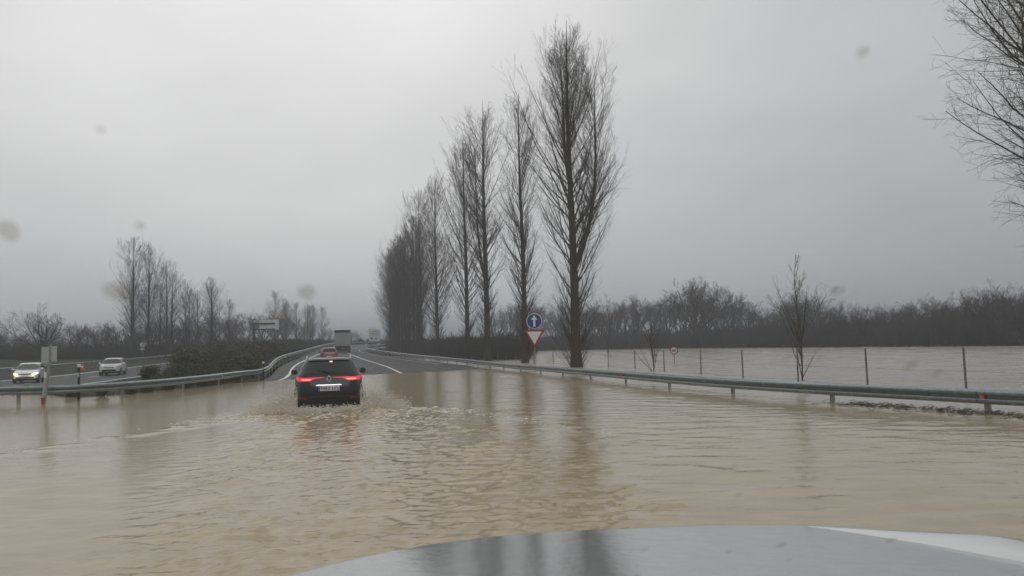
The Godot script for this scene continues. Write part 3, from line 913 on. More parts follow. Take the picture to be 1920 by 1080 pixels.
	for b in 2:
		for zone in 3:
			var tr := []
			for i in [190, 120, 150][zone]:
				var u: float
				var d0: float
				var y := -0.2
				var s := rng.randf_range(0.6, 1.15)
				if zone == 0:
					u = rng.randf_range(-0.03, 0.82)
					d0 = look_up([[-0.02, 180.0], [0.14, 163.0], [0.24, 146.0], [0.38, 122.0], [0.45, 112.0], [0.52, 102.0], [0.63, 92.0], [0.8, 80.0]], u) + pow(rng.randf(), 1.6) * 26.0
					s *= 1.35
				elif zone == 1:
					u = rng.randf_range(-0.85, -0.26)
					d0 = look_up([[-0.85, 90.0], [-0.55, 106.0], [-0.45, 114.0], [-0.36, 150.0], [-0.27, 200.0]], u) + rng.randf() * 20.0
					y = 0.4 if d0 < 150.0 else 1.6
				else:
					# foot of the poplar row
					var t := rng.randf()
					d0 = lerpf(84.0, 172.0, t)
					u = (lerpf(-4.0, -27.0, t) + rng.randf_range(0.5, 6.0)) / d0
					y = 0.0
					s *= 0.8
				tr.append(Transform3D(Basis(Vector3.UP, rng.randf() * TAU).scaled(Vector3(s * 1.25, s, s * 1.25)), Vector3(u * d0, y, -d0)))
			var mm := MultiMesh.new()
			mm.transform_format = MultiMesh.TRANSFORM_3D
			mm.mesh = bush[b]
			mm.instance_count = tr.size()
			for i in tr.size(): mm.set_instance_transform(i, tr[i])
			var o := MultiMeshInstance3D.new()
			o.multimesh = mm
			o.material_override = M.thicket_twig if b == 0 else M.twig_brown
			o.name = numbered("undergrowth")
			add_child(o)
			tag(o, ["tangled bare undergrowth at the foot of the wood across the flood", "bare scrub on the bank behind the oncoming carriageway", "bare brush round the feet of the poplar row"][zone], "undergrowth")
			o.set_meta("kind", "stuff")
	# saplings standing in the water by the fence
	var sp := {"segs": [6, 3, 2], "lift": [0.14, 0.1, 0.1], "wobble": [0.06, 0.12, 0.2], "thin": 0.004, "sides": [4, 3, 3], "kids": [5, 3], "from": [0.3, 0.2], "angle": [24.0, 30.0], "ratio": [0.4, 0.5], "nb": 16, "shoots": 14, "low": 0.3}
	tree_thing("sapling", poplar(401, 5.0, 0.55, 0.035, sp), M.bark, M.twig, Vector3(11.4, 0, -30.2), 0.0, "thin bare sapling as tall as a pole standing in water behind the rail")
	tree_thing("sapling", poplar(402, 2.4, 0.35, 0.03, sp), M.bark, M.twig, Vector3(7.9, 0, -43.2), 0.0, "short bare sapling in the water between fence and speed sign")
	tree_thing("bare_tree", kinds[1], M.bark, M.twig, Vector3(14.5, -0.2, -117.0), 0.0, "small bare bush-like tree standing in water behind the big poplar", "", Vector3(0.45, 0.62, 0.45))

# ---------------------------------------------------------------- hedge
func shrub_pair(seed_: int, W: float, H: float, count: int) -> Array:
	var rng := RandomNumberGenerator.new()
	rng.seed = seed_
	var stems := Geo.new()
	var fol := Geo.new()
	fol.tinted = true
	for k in 16:
		var az := rng.randf() * TAU
		var rr := rng.randf_range(0.2, 0.9)
		var tip := Vector3(cos(az) * W * rr, H * rng.randf_range(0.55, 1.0) * (1.1 - 0.5 * rr), sin(az) * W * rr)
		stems.tube(PackedVector3Array([Vector3(tip.x * 0.15, -0.2, tip.z * 0.15), tip * Vector3(0.5, 0.6, 0.5), tip]), PackedFloat32Array([0.025, 0.016, 0.006]), 4)
		for j in count / 16:
			var t := pow(rng.randf(), 0.55)
			var p := Vector3(tip.x * 0.15, 0, tip.z * 0.15).lerp(tip, t) + Vector3(rng.randfn(), rng.randfn() * 0.8, rng.randfn()) * 0.19 * W
			if p.y < 0.02: p.y = rng.randf() * 0.25
			var d := Vector3(rng.randfn() * 0.8, rng.randf_range(-0.1, 1.2), rng.randfn() * 0.8).normalized()
			var s := d.cross(Vector3(rng.randfn(), rng.randfn(), rng.randfn())).normalized()
			var L := rng.randf_range(0.10, 0.19)
			var q := rng.randf_range(0.65, 1.3)
			fol.tint = Color(0.034 * q, 0.044 * q, 0.018 * q) if rng.randf() < 0.8 else Color(0.075 * q, 0.06 * q, 0.035 * q)
			var nn := s.cross(d).normalized()
			var i0 := fol.pt(p, nn); fol.pt(p + d * L * 0.5 + s * L * 0.17, nn); fol.pt(p + d * L, nn); fol.pt(p + d * L * 0.5 - s * L * 0.17, nn)
			fol.face(i0, i0 + 1, i0 + 2); fol.face(i0, i0 + 2, i0 + 3)
	return [stems.mesh(), fol.mesh()]

func hedge() -> void:
	print("hedge")
	var kinds := [shrub_pair(1, 1.0, 1.5, 4200), shrub_pair(2, 1.1, 1.2, 4200), shrub_pair(3, 0.9, 1.8, 4200)]
	var rng := RandomNumberGenerator.new()
	rng.seed = 9
	var line := smooth_path([[-18.4, 31.6, 0.0, 0.26], [-16.6, 31.9, 0.0, 0.34], [-15.7, 35.0, 0.0, 0.42], [-15.6, 39.0, 0.0, 0.5], [-16.0, 43.0, 0.05, 0.6], [-17.6, 49.0, 0.1, 0.85], [-22.0, 65.0, 0.5, 1.0], [-28.0, 92.0, 1.0, 1.0], [-34.0, 122.0, 1.6, 0.95], [-39.0, 150.0, 2.2, 0.85], [-41.5, 172.0, 2.4, 0.8], [-36.0, 192.0, 2.5, 0.8], [-20.0, 203.0, 2.5, 0.8], [5.0, 209.0, 2.6, 0.8]], 1.35)
	for i in line.size():
		var r: Array = line[i]
		for k in (2 if r[1] < 130.0 and r[1] > 40.0 else 1):
			var s: float = r[3] * rng.randf_range(0.8, 1.25)
			var off := (rng.randf_range(0.6, 1.2) if r[1] > 60.0 else rng.randf_range(-0.1, 0.5)) if k == 0 else rng.randf_range(1.6, 4.2)
			var o: Node3D
			var q: Array = kinds[rng.randi() % 3]
			o = thing("hedge_shrub", "low dark shrub at the water's edge behind the curving rail" if r[1] < 44.0 else ("dark green shrub of the hedge in the median" if r[1] < 130.0 else "dark shrub along the outer rail of the far bend"), "shrub", Vector3(r[0] - off, r[2], -r[1]), rng.randf() * TAU, "shrubs at the water's edge" if r[1] < 44.0 else ("median hedge" if r[1] < 130.0 else "shrubs of the far bend"))
			o.scale = Vector3(s * 1.15, s * rng.randf_range(0.85, 1.1), s * 1.15)
			put(q[0], "stems", M.twig, o)
			put(q[1], "foliage", M.leaf, o)
	# leggy bare shrubs over the hedge
	var th := {"stems": 9, "segs": [4, 3, 2], "lift": [0.06, 0.05, 0.05], "wobble": [0.14, 0.18, 0.2], "thin": 0.007, "sides": [4, 3, 3], "kids": [8, 5], "from": [0.2, 0.2], "angle": [32.0, 38.0], "ratio": [0.5, 0.5]}
	var b1 := thicket(501, 2.4, 0.7, th)
	for q in [[-24.0, 63.0, 1.0], [-25.6, 66.0, 1.25], [-26.5, 71.0, 1.1], [-28.6, 77.0, 1.2], [-22.4, 57.0, 0.6], [-20.6, 51.0, 0.45], [-30.0, 84.0, 1.2], [-27.4, 62.0, 0.9]]:
		var o := put(b1, "bare_shrub", M.twig_brown)
		o.position = Vector3(q[0], 0.3, -q[1]); o.rotation.y = q[1]; o.scale = Vector3.ONE * q[2]
		tag(o, "leafless purplish shrub rising above the median hedge", "shrub", "leafless shrubs in the median")
	# grass and reeds on the banks
	var g := Geo.new()
	g.tinted = true
	var bank := smooth_path([[-28.0, 36.5], [-20.5, 34.0], [-17.4, 31.2], [-15.9, 32.4], [-15.4, 36.0], [-15.5, 41.0], [-16.3, 48.0], [-20.6, 65.0], [-26.2, 92.0]], 0.25)
	for r in bank:
		for k in 16:
			var x: float = r[0] - rng.randf() * 1.6 + 0.2
			var d: float = r[1] + rng.randf_range(-0.2, 0.9)
			var y: float = look_up(LEFT_H, d) - 0.05 + 0.1
			var L := rng.randf_range(0.15, 0.45)
			var q := rng.randf_range(0.6, 1.3)
			g.tint = Color(0.05 * q, 0.06 * q, 0.022 * q) if rng.randf() < 0.7 else Color(0.13 * q, 0.11 * q, 0.06 * q)
			var lean := Vector3(rng.randfn() * 0.14, L, rng.randfn() * 0.14)
			g.tri(Vector3(x - 0.012, y, -d), Vector3(x + 0.012, y, -d), Vector3(x, y, -d) + lean, Vector3(0, 0.4, 1))
	var o := put(g, "bank_grass", M.reed)
	tag(o, "rough dark grass on the bank under the curving rail", "grass")
	o.set_meta("kind", "stuff")
	g = Geo.new()
	g.tinted = true
	for k in 520:
		# flattened stalks and rubbish caught under the rail
		var t := rng.randf()
		var c := Vector2(10.9, 13.9).lerp(Vector2(8.3, 19.2), t) + Vector2(rng.randfn() * 0.3, rng.randfn() * 0.35)
		var a := rng.randf_range(-0.7, 0.7)
		var L := rng.randf_range(0.08, 0.34) * (0.4 + t * 0.4)
		var q := rng.randf_range(0.5, 1.4)
		g.tint = Color(0.05 * q, 0.042 * q, 0.03 * q)
		var p := Vector3(c.x, 0.008, -c.y)
		g.tube(PackedVector3Array([p, p + Vector3(cos(a) * L * 0.5, rng.randf_range(0.0, 0.05), sin(a) * L * 0.5), p + Vector3(cos(a) * L, 0.004, sin(a) * L)]), PackedFloat32Array([0.006, 0.006, 0.003]), 3)
	o = put(g, "flotsam", M.reed)
	tag(o, "dark drift of stalks caught in the water under the near rail", "debris")
	o.set_meta("kind", "stuff")

# ---------------------------------------------------------------- signs, fence, posts
func disc_poly(r: float, n := 40) -> PackedVector2Array:
	var p := PackedVector2Array()
	for k in n: p.append(Vector2(cos(TAU * k / n), sin(TAU * k / n)) * r)
	return p

func tri_poly(w: float, rnd: float) -> PackedVector2Array:
	# a triangle standing on its tip, with rounded corners, its top edge at y = 0
	var h := w * 0.866
	var c := [Vector2(-w / 2, 0), Vector2(0, -h), Vector2(w / 2, 0)]
	var out := PackedVector2Array()
	for k in 3:
		var a: Vector2 = c[k]
		var p: Vector2 = a + (c[(k + 2) % 3] - a).normalized() * rnd
		var q: Vector2 = a + (c[(k + 1) % 3] - a).normalized() * rnd
		for j in 5:
			var t := j / 4.0
			out.append(p.lerp(a, t).lerp(a.lerp(q, t), t))
	return out

func facing(at: Vector3, turn: float) -> Transform3D:
	return Transform3D(Basis(Vector3.UP, turn), at)

func lettering(txt: String, size: float, depth: float, m: Material, parent: Node3D, at: Vector3, turn := 0.0, called := "lettering", wide := 1.0) -> void:
	var tm := TextMesh.new()
	var f := SystemFont.new()
	f.font_names = PackedStringArray(["Droid Sans"])
	f.font_weight = 700
	tm.font = f; tm.text = txt; tm.font_size = 64; tm.pixel_size = size / 46.0; tm.depth = depth
	var o := put(tm, called, m, parent)
	o.position = at; o.rotation.y = turn
	o.scale = Vector3(wide, 1, 1)

func signs() -> void:
	# straight-on arrow over a give-way triangle
	var t := thing("road_sign", "blue straight-ahead arrow disc above a red and white give-way triangle on one pole", "road sign", Vector3(1.3, 0, -47.6))
	var g := Geo.new()
	g.rod(Vector3(0, -0.6, 0), Vector3(0.05, 3.5, -0.02), 0.04, 10)
	put(g, "pole", M.galvanised_post, t)
	g = Geo.new(); g.slab(facing(Vector3(0.04, 3.12, 0.075), 0), disc_poly(0.49), 0.03)
	var d := put(g, "arrow_disc", M.sign_white, t)
	g = Geo.new(); g.slab(facing(Vector3(0.04, 3.12, 0.079), 0), disc_poly(0.45), 0.003)
	put(g, "blue_field", M.sign_blue, d)
	g = Geo.new(); g.slab(facing(Vector3(0.04, 3.12, 0.084), 0), PackedVector2Array([Vector2(-0.065, -0.35), Vector2(0.065, -0.35), Vector2(0.065, 0.08), Vector2(0.2, 0.08), Vector2(0, 0.37), Vector2(-0.2, 0.08), Vector2(-0.065, 0.08)]), 0.003)
	put(g, "arrow", M.sign_white, d)
	g = Geo.new(); g.slab(facing(Vector3(0.03, 2.57, 0.075), 0), tri_poly(1.28, 0.1), 0.03)
	d = put(g, "give_way_triangle", M.sign_red, t)
	g = Geo.new(); g.slab(facing(Vector3(0.03, 2.46, 0.079), 0), tri_poly(0.92, 0.05), 0.003)
	put(g, "white_field", M.sign_white, d)
	g = Geo.new()
	for y in [2.2, 2.9, 3.3]: g.box(Transform3D(Basis(), Vector3(0.035, y, 0.03)), Vector3(0.2, 0.05, 0.03))
	put(g, "bracket", M.galvanised_post, t)
	# speed limit
	t = thing("speed_sign", "small round red-bordered 60 speed limit sign standing in the flood behind the fence", "road sign", Vector3(11.6, 0, -55.0), -0.2)
	g = Geo.new(); g.rod(Vector3(0, -0.5, 0), Vector3(0, 1.2, 0), 0.035, 8); put(g, "pole", M.galvanised_post, t)
	g = Geo.new(); g.slab(facing(Vector3(0, 0.95, 0.06), 0), disc_poly(0.3), 0.03); d = put(g, "disc", M.sign_red, t)
	g = Geo.new(); g.slab(facing(Vector3(0, 0.95, 0.064), 0), disc_poly(0.225), 0.003); put(g, "white_field", M.sign_white, d)
	lettering("60", 0.22, 0.004, M.sign_black, d, Vector3(0, 0.95, 0.067), 0.0, "numerals")
	# backs of two narrow panels on a leaning pole by the curving rail
	t = thing("sign_post", "two narrow grey sign panels on a leaning pole above the curving rail", "road sign", Vector3(-17.25, -0.1, -28.1), 0.35)
	g = Geo.new(); g.rod(Vector3(-0.1, -0.3, 0), Vector3(0.12, 2.25, 0), 0.05, 10); put(g, "pole", M.galvanised_post, t)
	g = Geo.new(); g.box(Transform3D(Basis(), Vector3(-0.06, 1.86, 0.07)), Vector3(0.24, 0.62, 0.025), 0.006); put(g, "panel", M.sign_grey, t)
	g = Geo.new(); g.box(Transform3D(Basis(), Vector3(0.23, 1.9, 0.07)), Vector3(0.18, 0.56, 0.025), 0.006); put(g, "panel", M.sign_grey, t)
	g = Geo.new()
	for y in [1.7, 2.05]: g.box(Transform3D(Basis(), Vector3(0.08, y, 0.045)), Vector3(0.42, 0.04, 0.025))
	put(g, "bracket", M.galvanised_post, t)
	# red marker on its foot
	t = thing("marker_post", "short red and white marker post in the water below the two grey panels", "marker post", Vector3(-16.95, 0, -27.4))
	g = Geo.new(); g.tube(PackedVector3Array([Vector3(0, -0.3, 0), Vector3(0, 0.02, 0), Vector3(0, 0.2, 0), Vector3(0, 0.24, 0)]), PackedFloat32Array([0.05, 0.05, 0.06, 0.13]), 12, true); put(g, "base", M.sign_red, t)
	g = Geo.new(); g.rod(Vector3(0, 0.24, 0), Vector3(0.05, 0.95, -0.02), 0.035, 10); put(g, "shaft", M.sign_grey, t)
	g = Geo.new(); g.rod(Vector3(0.047, 0.95, -0.02), Vector3(0.055, 1.15, -0.024), 0.042, 10); put(g, "tip", M.sign_white, t)
	# delineator posts behind the curving rail
	var dn := 0
	for q in [[-16.7, 29.2, 1.38], [-23.5, 32.0, 1.2], [-14.9, 45.2, 1.05]]:
		t = thing("delineator_post", ["dark delineator post with a white cap behind the curving rail", "low dark delineator beyond the two grey panels", "delineator post where the curving rail leaves the water"][dn], "marker post", Vector3(q[0], 0, -q[1]))
		g = Geo.new(); g.box(Transform3D(Basis(), Vector3(0, q[2] / 2 - 0.2, 0)), Vector3(0.09, q[2] + 0.2, 0.05), 0.01); put(g, "shaft", M.truck_dark, t)
		g = Geo.new(); g.box(Transform3D(Basis(), Vector3(0, q[2] - 0.05, 0)), Vector3(0.12, 0.13, 0.07), 0.015); put(g, "cap", M.sign_white, t)
		g = Geo.new(); g.box(Transform3D(Basis(), Vector3(0, q[2] - 0.4, 0.028)), Vector3(0.07, 0.18, 0.006)); put(g, "reflector", M.sign_grey, t)
		dn += 1
	# traffic cone on the far verge
	t = thing("traffic_cone", "orange traffic cone with a white band on the far verge between the white vehicles", "cone", Vector3(-47.4, 0.06, -83.5))
	g = Geo.new(); g.box(Transform3D(Basis(), Vector3(0, 0.03, 0)), Vector3(0.5, 0.06, 0.5), 0.02); put(g, "base", M.cone_orange, t)
	g = Geo.new(); g.lathe(Transform3D(), [[0.19, 0.06], [0.14, 0.3], [0.095, 0.5], [0.04, 0.75], [0.0, 0.76]], 16); put(g, "cone", M.cone_orange, t)
	g = Geo.new(); g.lathe(Transform3D(), [[0.1415, 0.32], [0.1, 0.5], [0.094, 0.5]], 16); put(g, "band", M.sign_white, t)
	# small pair of plates on the far bank
	t = thing("road_sign", "small round sign above a small plate on the far bank beyond the off-roader", "road sign", Vector3(-54.7, 0.6, -112.0), 0.3)
	g = Geo.new(); g.rod(Vector3(0, -0.4, 0), Vector3(0, 2.6, 0), 0.04, 8); put(g, "pole", M.galvanised_post, t)
	g = Geo.new(); g.slab(facing(Vector3(0, 2.4, 0.07), 0), disc_poly(0.4), 0.03); d = put(g, "disc", M.sign_white, t)
	g = Geo.new(); g.box(Transform3D(Basis(), Vector3(0, 2.4, 0.074)), Vector3(0.07, 0.42, 0.006)); put(g, "bar", M.sign_grey, d)
	g = Geo.new(); g.box(Transform3D(Basis(), Vector3(0, 1.78, 0.06)), Vector3(0.66, 0.3, 0.03)); put(g, "plate", M.sign_white, t)
	# cantilever gantry seen from behind
	t = thing("sign_gantry", "cantilever steel gantry with the pale back of a large sign panel", "gantry", Vector3(-44.45, 0.4, -130.0), 0.15)
	g = Geo.new(); g.box(Transform3D(Basis(), Vector3(0, 2.9, 0)), Vector3(0.36, 6.4, 0.3), 0.03); put(g, "column", M.truck_dark, t)
	for y in [4.95, 5.95]:
		g = Geo.new(); g.box(Transform3D(Basis(), Vector3(1.85, y, 0)), Vector3(3.4, 0.2, 0.2), 0.02); put(g, "arm", M.truck_dark, t)
	g = Geo.new(); g.box(Transform3D(Basis(), Vector3(2.5, 5.7, -0.18)), Vector3(3.2, 1.75, 0.08), 0.02); var pan := put(g, "panel", M.sign_white, t)
	for x in [1.2, 2.1, 3.0, 3.9]:
		g = Geo.new(); g.box(Transform3D(Basis(), Vector3(x, 5.7, -0.12)), Vector3(0.06, 1.7, 0.05)); put(g, "stiffener", M.sign_grey, pan)
	# information board at the bend
	t = thing("information_board", "pale information board with lines of print beside the bend of the road", "road sign", Vector3(-27.3, 0.9, -149.0), 0.12)
	g = Geo.new(); g.rod(Vector3(0.3, -0.6, 0), Vector3(0.3, 4.2, 0), 0.07, 8); put(g, "pole", M.galvanised_post, t)
	g = Geo.new(); g.rod(Vector3(-0.5, -0.6, 0), Vector3(-0.5, 4.2, 0), 0.07, 8); put(g, "pole", M.galvanised_post, t)
	g = Geo.new(); g.box(Transform3D(Basis(), Vector3(0, 3.15, 0.1)), Vector3(2.15, 2.1, 0.06), 0.02); pan = put(g, "board", M.sign_white, t)
	for b in [[-0.1, 3.95, 1.5, 0.13], [0.05, 3.62, 1.7, 0.12], [-0.2, 3.3, 1.2, 0.1]]:
		g = Geo.new(); g.box(Transform3D(Basis(), Vector3(b[0], b[1], 0.134)), Vector3(b[2], b[3], 0.006)); put(g, "print_line", M.sign_grey, pan)
	for x in [-0.5, 0.4]:
		g = Geo.new(); g.slab(facing(Vector3(x, 2.65, 0.138), 0), disc_poly(0.19, 20), 0.006); put(g, "symbol", M.sign_black if x < 0 else M.sign_grey, pan)
	# wire fence in the flood
	t = thing("wire_fence", "chain-link fence on thin steel posts standing in the flooded field", "fence", Vector3.ZERO)
	var posts := [[14.4, 13.0], [13.4, 17.0], [12.42, 21.0], [11.57, 25.0], [10.78, 29.0], [9.9, 33.0], [9.06, 37.0], [8.2, 41.6], [7.3, 46.0], [6.3, 51.0], [4.9, 56.3], [3.2, 62.0], [1.7, 66.4], [0.2, 71.0], [-1.6, 76.0]]
	var rng := RandomNumberGenerator.new(); rng.seed = 3
	var tops := []
	for i in posts.size():
		var p: Array = posts[i]
		var hgt := lerpf(1.36, 1.02, i / 12.0)
		var lean := Vector3(rng.randf_range(-0.03, 0.03), 0, 0)
		g = Geo.new(); g.tube(PackedVector3Array([Vector3(p[0], -0.5, -p[1]), Vector3(p[0], hgt, -p[1]) + lean]), PackedFloat32Array([0.032, 0.03]), 8, true)
		put(g, "post", M.wire, t)
		tops.append(Vector3(p[0], hgt, -p[1]) + lean)
	for i in posts.size() - 1:
		var a: Vector3 = tops[i]
		var b: Vector3 = tops[i + 1]
		for f in [0.98, 0.5, 0.06]:
			g = Geo.new()
			var pa := Vector3(posts[i][0], a.y * f, -posts[i][1])
			var pb := Vector3(posts[i + 1][0], b.y * f, -posts[i + 1][1])
			g.tube(PackedVector3Array([pa, pa.lerp(pb, 0.5) - Vector3(0, 0.02, 0), pb]), PackedFloat32Array([0.004, 0.004, 0.004]), 4)
			put(g, "line_wire", M.wire, t)
		if i < 9:
			g = Geo.new()
			var L := a.distance_to(b)
			var cells := int(L / 0.11)
			for k in range(-10, cells + 10):
				for sg in [-1.0, 1.0]:
					var u0 := k / float(cells)
					var u1: float = u0 + sg * 1.1 / L
					var h0 := 0.02
					var h1 := minf(a.y, b.y) * 0.97
					var c0 := clampf(u0, 0, 1)
					var c1 := clampf(u1, 0, 1)
					if absf(c1 - c0) < 0.002: continue
					var y0 := lerpf(h0, h1, (c0 - u0) / (u1 - u0))
					var y1 := lerpf(h0, h1, (c1 - u0) / (u1 - u0))
					var q0 := a.lerp(b, c0); q0.y = y0
					var q1 := a.lerp(b, c1); q1.y = y1
					g.tube(PackedVector3Array([q0, q1]), PackedFloat32Array([0.0016, 0.0016]), 3)
			put(g, "chain_link", M.wire, t)

# ---------------------------------------------------------------- vehicles
# A vehicle's shell is a stack of rounded plan outlines; rows: height, half width, front z (negative), rear z
func row_at(T: Array, y: float) -> Array:
	if y <= T[0][0]: return T[0]
	for i in range(1, T.size()):
		if y <= T[i][0]:
			var f: float = (y - T[i - 1][0]) / (T[i][0] - T[i - 1][0])
			var out := []
			for k in 4: out.append(lerpf(T[i - 1][k], T[i][k], f))
			return out
	return T[-1]

const SQ := 5.6

func shell(T: Array, up_from: float, up_to: float, seg := 88) -> Geo:
	var g := Geo.new()
	var P := []
	var ys := [up_from]
	for i in T.size():
		if T[i][0] > up_from + 0.001 and T[i][0] < up_to - 0.001: ys.append(T[i][0])
		if i + 1 < T.size():
			var m: float = (T[i][0] + T[i + 1][0]) / 2.0
			if m > up_from and m < up_to: ys.append(m)
	ys.append(up_to)
	ys.sort()
	for y in ys:
		var r := row_at(T, y)
		var row := PackedVector3Array()
		for k in seg:
			var a := TAU * k / seg
			var s := sin(a)
			var c := cos(a)
			row.append(Vector3(r[1] * signf(s) * pow(absf(s), 2.0 / SQ), y, (r[2] + r[3]) / 2.0 + (r[3] - r[2]) / 2.0 * signf(c) * pow(absf(c), 2.0 / SQ)))
		P.append(row)
	if up_to >= T[-1][0] - 0.001:
		var r: Array = T[-1]
		var row := PackedVector3Array()
		for k in seg: row.append(Vector3(0, r[0] + 0.002, (r[2] + r[3]) / 2.0))
		P.append(row)
	var mid := Vector3(0, (up_from + up_to) / 2.0, 0)
	g.grid(P, true, mid)
	return g

func end_z(T: Array, x: float, y: float, e: float) -> float:
	var r := row_at(T, y)
	var q := clampf(absf(x) / r[1], 0.0, 0.999)
	return (r[2] + r[3]) / 2.0 + e * (r[3] - r[2]) / 2.0 * pow(1.0 - pow(q, SQ), 1.0 / SQ)

func side_x(T: Array, z: float, y: float) -> float:
	var r := row_at(T, y)
	var q := clampf(absf(z - (r[2] + r[3]) / 2.0) / ((r[3] - r[2]) / 2.0), 0.0, 0.999)
	return r[1] * pow(1.0 - pow(q, SQ), 1.0 / SQ)

func end_patch(T: Array, cols: Array, e: float, off: float, rows := 8, sub := 6) -> Geo:
	# cols: [x, low y, high y] from one side to the other, laid on the front (-1) or rear (+1)
	var g := Geo.new()
	var P := []
	for i in cols.size() - 1:
		for k in (sub if i < cols.size() - 2 else sub + 1):
			var f := float(k) / sub
			var x := lerpf(cols[i][0], cols[i + 1][0], f)
			var lo := lerpf(cols[i][1], cols[i + 1][1], f)
			var hi := lerpf(cols[i][2], cols[i + 1][2], f)
			var row := PackedVector3Array()
			for j in rows + 1:
				var y := lerpf(lo, hi, float(j) / rows)
				row.append(Vector3(x, y, end_z(T, x, y, e) + e * off))
			P.append(row)
	g.grid(P, false, Vector3.INF, Vector3(0, 0.3, e))
	return g

func side_patch(T: Array, cols: Array, s: float, off: float, rows := 8, sub := 5) -> Geo:
	var g := Geo.new()
	var P := []
	for i in cols.size() - 1:
		for k in (sub if i < cols.size() - 2 else sub + 1):
			var f := float(k) / sub
			var z := lerpf(cols[i][0], cols[i + 1][0], f)
			var lo := lerpf(cols[i][1], cols[i + 1][1], f)
			var hi := lerpf(cols[i][2], cols[i + 1][2], f)
			var row := PackedVector3Array()
			for j in rows + 1:
				var y := lerpf(lo, hi, float(j) / rows)
				row.append(Vector3(s * (side_x(T, z, y) + off), y, z))
			P.append(row)
	g.grid(P, false, Vector3.INF, Vector3(s, 0.3, 0))
	return g

func wheel(t: Node3D, at: Vector3, r: float, w: float) -> void:
	var b := Basis(Vector3.BACK, PI / 2 * signf(at.x) * -1.0)
	var g := Geo.new()
	g.lathe(Transform3D(b, at), [[r * 0.62, -w / 2], [r * 0.9, -w / 2], [r, -w / 2 + 0.03], [r, w / 2 - 0.03], [r * 0.9, w / 2], [r * 0.62, w / 2]], 32)
	var ty := put(g, "wheel", M.rubber, t)
	g = Geo.new()
	g.lathe(Transform3D(b, at), [[r * 0.63, w / 2 - 0.01], [r * 0.55, w / 2 - 0.04], [0.0, w / 2 - 0.05]], 24)
	for k in 5:
		var a := TAU * k / 5
		var dir := b * Vector3(cos(a), 0, sin(a))
		g.tube(PackedVector3Array([at + b.y * (w / 2 - 0.03), at + b.y * (w / 2 - 0.02) + dir * r * 0.6]), PackedFloat32Array([0.04, 0.03]), 6)
	put(g, "rim", M.alloy, ty)

func arch(t: Node3D, T: Array, z: float, s: float, r: float, y: float) -> void:
	# dark wheel housing seen round the tyre
	var g := Geo.new()
	var P := []
	for k in 17:
		var a := PI * k / 16.0
		var row := PackedVector3Array()
		for q in [0.2, 1.0]:
			var yy: float = y + sin(a) * r * q
			var zz: float = z + cos(a) * r * q
			row.append(Vector3(s * (side_x(T, zz, maxf(yy, 0.42)) + 0.008), yy, zz))
		P.append(row)
	g.grid(P, false, Vector3.INF, Vector3(s, 0, 0))
	put(g, "wheel_arch", M.plastic, t)

func mirror(t: Node3D, at: Vector3, m: Material) -> void:
	var g := Geo.new()
	var s := signf(at.x)
	var P := []
	for k in 7:
		var f := k / 6.0
		var rr := sqrt(maxf(1.0 - pow(2.0 * f - 1.0, 4.0), 0.0))
		var row := PackedVector3Array()
		for j in 16:
			var a := TAU * j / 16
			row.append(at + Vector3((f - 0.5) * 0.2, sin(a) * 0.085 * rr, cos(a) * 0.075 * rr - 0.04))
		P.append(row)
	g.grid(P, true, at)
	g.tube(PackedVector3Array([at + Vector3(-s * 0.06, -0.03, -0.05), at + Vector3(-s * 0.2, -0.05, -0.03)]), PackedFloat32Array([0.035, 0.03]), 8)
	var o := put(g, "mirror", m, t)
	g = Geo.new(); g.box(Transform3D(Basis(), at + Vector3(0, 0, 0.036)), Vector3(0.16, 0.11, 0.006), 0.002)
	put(g, "mirror_glass", M.car_glass, o)

func glow(t: Node3D, at: Vector3, c: Color, e: float, size: float) -> void:
	var l := OmniLight3D.new()
	l.name = "lamp_glow"
	l.light_color = c; l.light_energy = e; l.light_size = size; l.omni_range = 8.0; l.omni_attenuation = 2.0
	l.shadow_enabled = true
	l.position = at
	t.add_child(l, true)

